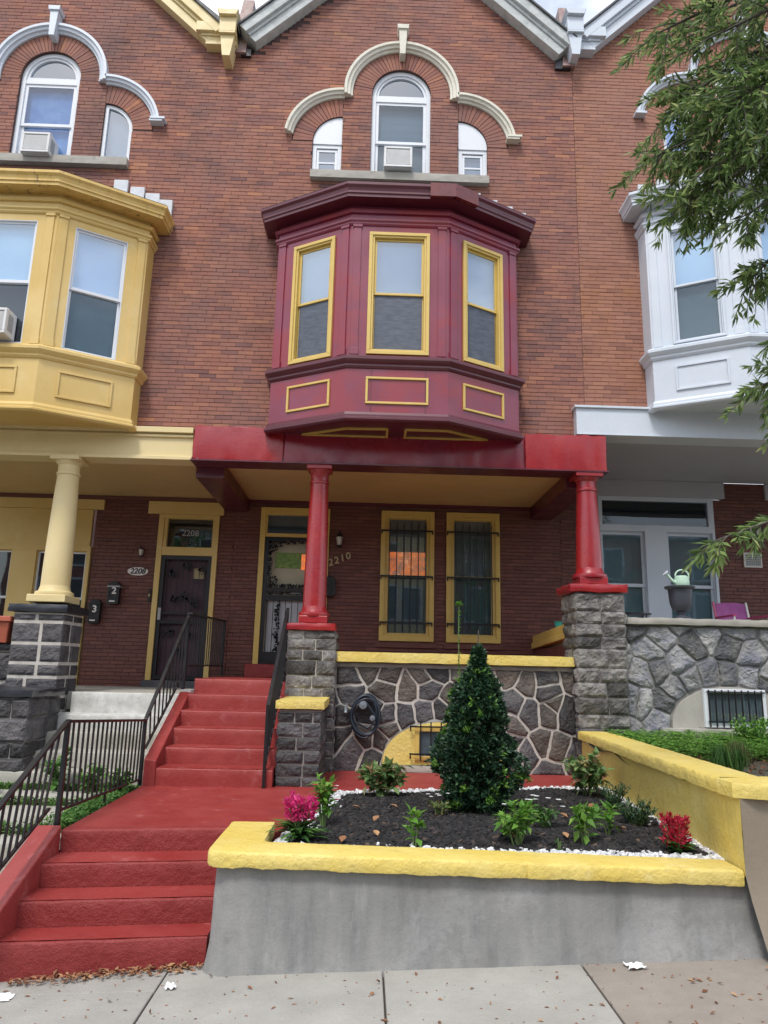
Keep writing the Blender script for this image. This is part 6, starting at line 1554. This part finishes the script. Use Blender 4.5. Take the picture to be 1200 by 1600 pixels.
BRS = [
 ([(4.15, 3.1, 5.6), (3.5, 3.5, 6.3), (2.8, 3.9, 6.5), (2.25, 4.0, 6.25), (1.80, 4.05, 6.02)], .03, 34, .42, 24),
 ([(4.15, 3.1, 5.2), (3.4, 3.6, 5.9), (2.8, 3.9, 6.0), (2.30, 4.05, 5.8), (1.92, 4.1, 5.50)], .03, 38, .42, 24),
 ([(4.15, 3.1, 5.0), (3.3, 3.6, 5.5), (2.7, 3.9, 5.50), (2.20, 4.0, 5.30), (1.72, 4.05, 5.05)], .03, 40, .38, 24),
 ([(4.15, 3.1, 4.8), (3.3, 3.6, 5.1), (2.7, 3.9, 5.15), (2.28, 4.0, 4.95), (1.90, 4.05, 4.72)], .028, 38, .36, 24),
 ([(4.15, 3.1, 5.2), (3.5, 3.2, 5.8), (2.9, 3.4, 5.7), (2.5, 3.6, 5.4), (2.1, 3.7, 5.2)], .03, 34, .40, 24),
 ([(4.15, 3.1, 4.5), (3.4, 3.5, 4.8), (2.85, 3.9, 4.75), (2.5, 4.0, 4.45), (2.28, 4.05, 4.2)], .026, 26, .32, 22),
 ([(4.15, 3.1, 4.2), (3.5, 3.5, 4.3), (2.95, 3.9, 4.25), (2.62, 4.0, 4.05), (2.42, 4.05, 3.85)], .024, 13, .26, 18),
 ([(4.15, 3.05, 3.9), (3.5, 3.5, 3.9), (2.9, 3.9, 3.78), (2.5, 4.0, 3.62), (2.24, 4.05, 3.45)], .022, 13, .26, 20),
 ([(4.15, 3.05, 3.6), (3.6, 3.5, 3.75), (3.0, 3.9, 3.70), (2.62, 4.0, 3.45), (2.42, 4.05, 3.3)], .02, 12, .26, 18),
 ([(4.15, 3.05, 3.1), (3.6, 3.3, 2.85), (2.7, 3.5, 2.72), (2.15, 3.6, 2.60), (1.72, 3.62, 2.44)], .016, 16, .22, 17),
 ([(4.1, 3.2, 6.8), (3.4, 3.4, 7.4), (2.7, 3.8, 7.3), (2.2, 4.0, 6.8)], .03, 26, .4, 22),
 ([(4.1, 3.2, 6.3), (4.8, 3.6, 6.9), (5.6, 4.0, 6.9), (6.4, 4.2, 6.5)], .03, 20, .4, 22),
 ([(4.15, 3.1, 5.5), (4.9, 2.7, 6.1), (5.7, 2.4, 6.2), (6.5, 2.2, 5.9)], .03, 20, .4, 22),
 ([(4.15, 3.1, 5.8), (3.9, 2.2, 6.6), (3.6, 1.3, 6.8), (3.3, .4, 6.5)], .03, 22, .4, 22),
]
for pts, r0, ntw, TL, nl in BRS: pts = [pts[0]]+[(x+.09, y, z) for x, y, z in pts[1:]]; branch(pts, r0, int(ntw*1.5), TL, int(nl*1.25))
for dxyz in ((.25, .25, .22), (.3, -.2, -.25), (.45, .1, .05)):
    for pts, r0, ntw, TL, nl in BRS[:5]: branch([pts[0]]+[(x+dxyz[0], y+dxyz[1], z+dxyz[2]) for x, y, z in pts[1:]], r0*.8, int(ntw*.85), TL, nl)
part('branches', limbs, 'bark', tr, smooth=60); part('twigs', TW, 'bark', tr, kind='stuff'); part('leaves', LV, 'leaf_oak', tr, kind='stuff', fixn=False)

# ================================================================== ACROSS THE STREET (behind the camera, seen in the panes)
random.seed(400)
cols = ['brick_red', 'brick_orange', 'limestone', 'brick_red', 'cream_paint', 'brick_red', 'brick_orange', 'brick_red']
for i, cname in enumerate(cols):
    x0 = -20+5.0*i; x1 = x0+4.96; hh = 9.6+R(-.3, .3)
    t = thing('row_house', ['dark red row house at the far left across the street', 'orange brick row house second from the left across the street', 'grey stone fronted row house across the street', 'dark red row house behind the smaller street tree across the road', 'cream painted row house across the street', 'dark red row house beside the cream painted one across the street', 'orange brick row house towards the right across the street', 'dark red row house at the far right across the street'][i], 'house', (x0+2.5, -17.5, 0), 'row houses across the street')
    w = MB(); w.ct = .5; w.box(x0, x1, -27, -18, -.4, hh); part('wall', w, cname, t)
    part('cornice', B(x0-.0, x1, -18, -17.6, hh-.5, hh), 'white_paint', t); part('porch_roof', B(x0+.1, x1-.1, -18, -15.8, 3.3, 3.55), 'slate', t)
    for xx in (x0+.3, x1-.3): part('porch_post', B(xx-.1, xx+.1, -16.1, -15.9, -.3, 3.3), 'white_paint', t)
    for k, (a, b, c, d) in enumerate(((.6, 1.6, 4.4, 6.2), (2.0, 3.0, 4.4, 6.2), (3.4, 4.4, 4.4, 6.2), (.6, 1.6, 7.0, 8.6), (3.4, 4.4, 7.0, 8.6), (.5, 1.5, 1.0, 2.9), (3.2, 4.2, .3, 2.7))):
        m = MB(); casing(m, x0+a-.1, x0+b+.1, c-.1, d+.1, .1, -18, -17.94); f = part('window', m, 'white_paint', t); part('pane', B(x0+a, x0+b, -18, -17.97, c, d), 'slate', f)
for i, (x, y, hgt) in enumerate(((-9.5, -13.8, 9.0), (-2.5, -13.8, 7.6), (7.0, -13.8, 8.6), (13.5, -13.8, 7.0))):
    t = thing('street_tree', ['tall tree across the street at the left', 'smaller tree across the street left of centre', 'broad tree across the street right of centre', 'low tree across the street at the right end'][i], 'tree', (x, y, 0), 'trees across the street')
    part('trunk', MB().tube([(x, y, -.3), (x+.1, y, hgt*.35), (x, y, hgt*.7)], [.2, .15, .05], 8), 'bark', t); lf = MB(); bt = MB()
    for k in range(46):
        c = Vector((x, y, hgt*.66))+Vector((random.gauss(0, 1)*1.2, random.gauss(0, 1)*1.1, random.gauss(0, 1)*hgt*.13))
        bt.tube([(x, y, hgt*.4), tuple(c)], [.04, .01], 4, caps=False)
        for j in range(46): leaf(lf, c+rv()*R(.1, .55), rv(), rv(), R(.14, .26), R(.04, .07))
    part('limbs', bt, 'bark', t, kind='stuff'); part('leaves', lf, 'leaf_mid', t, kind='stuff', fixn=False)
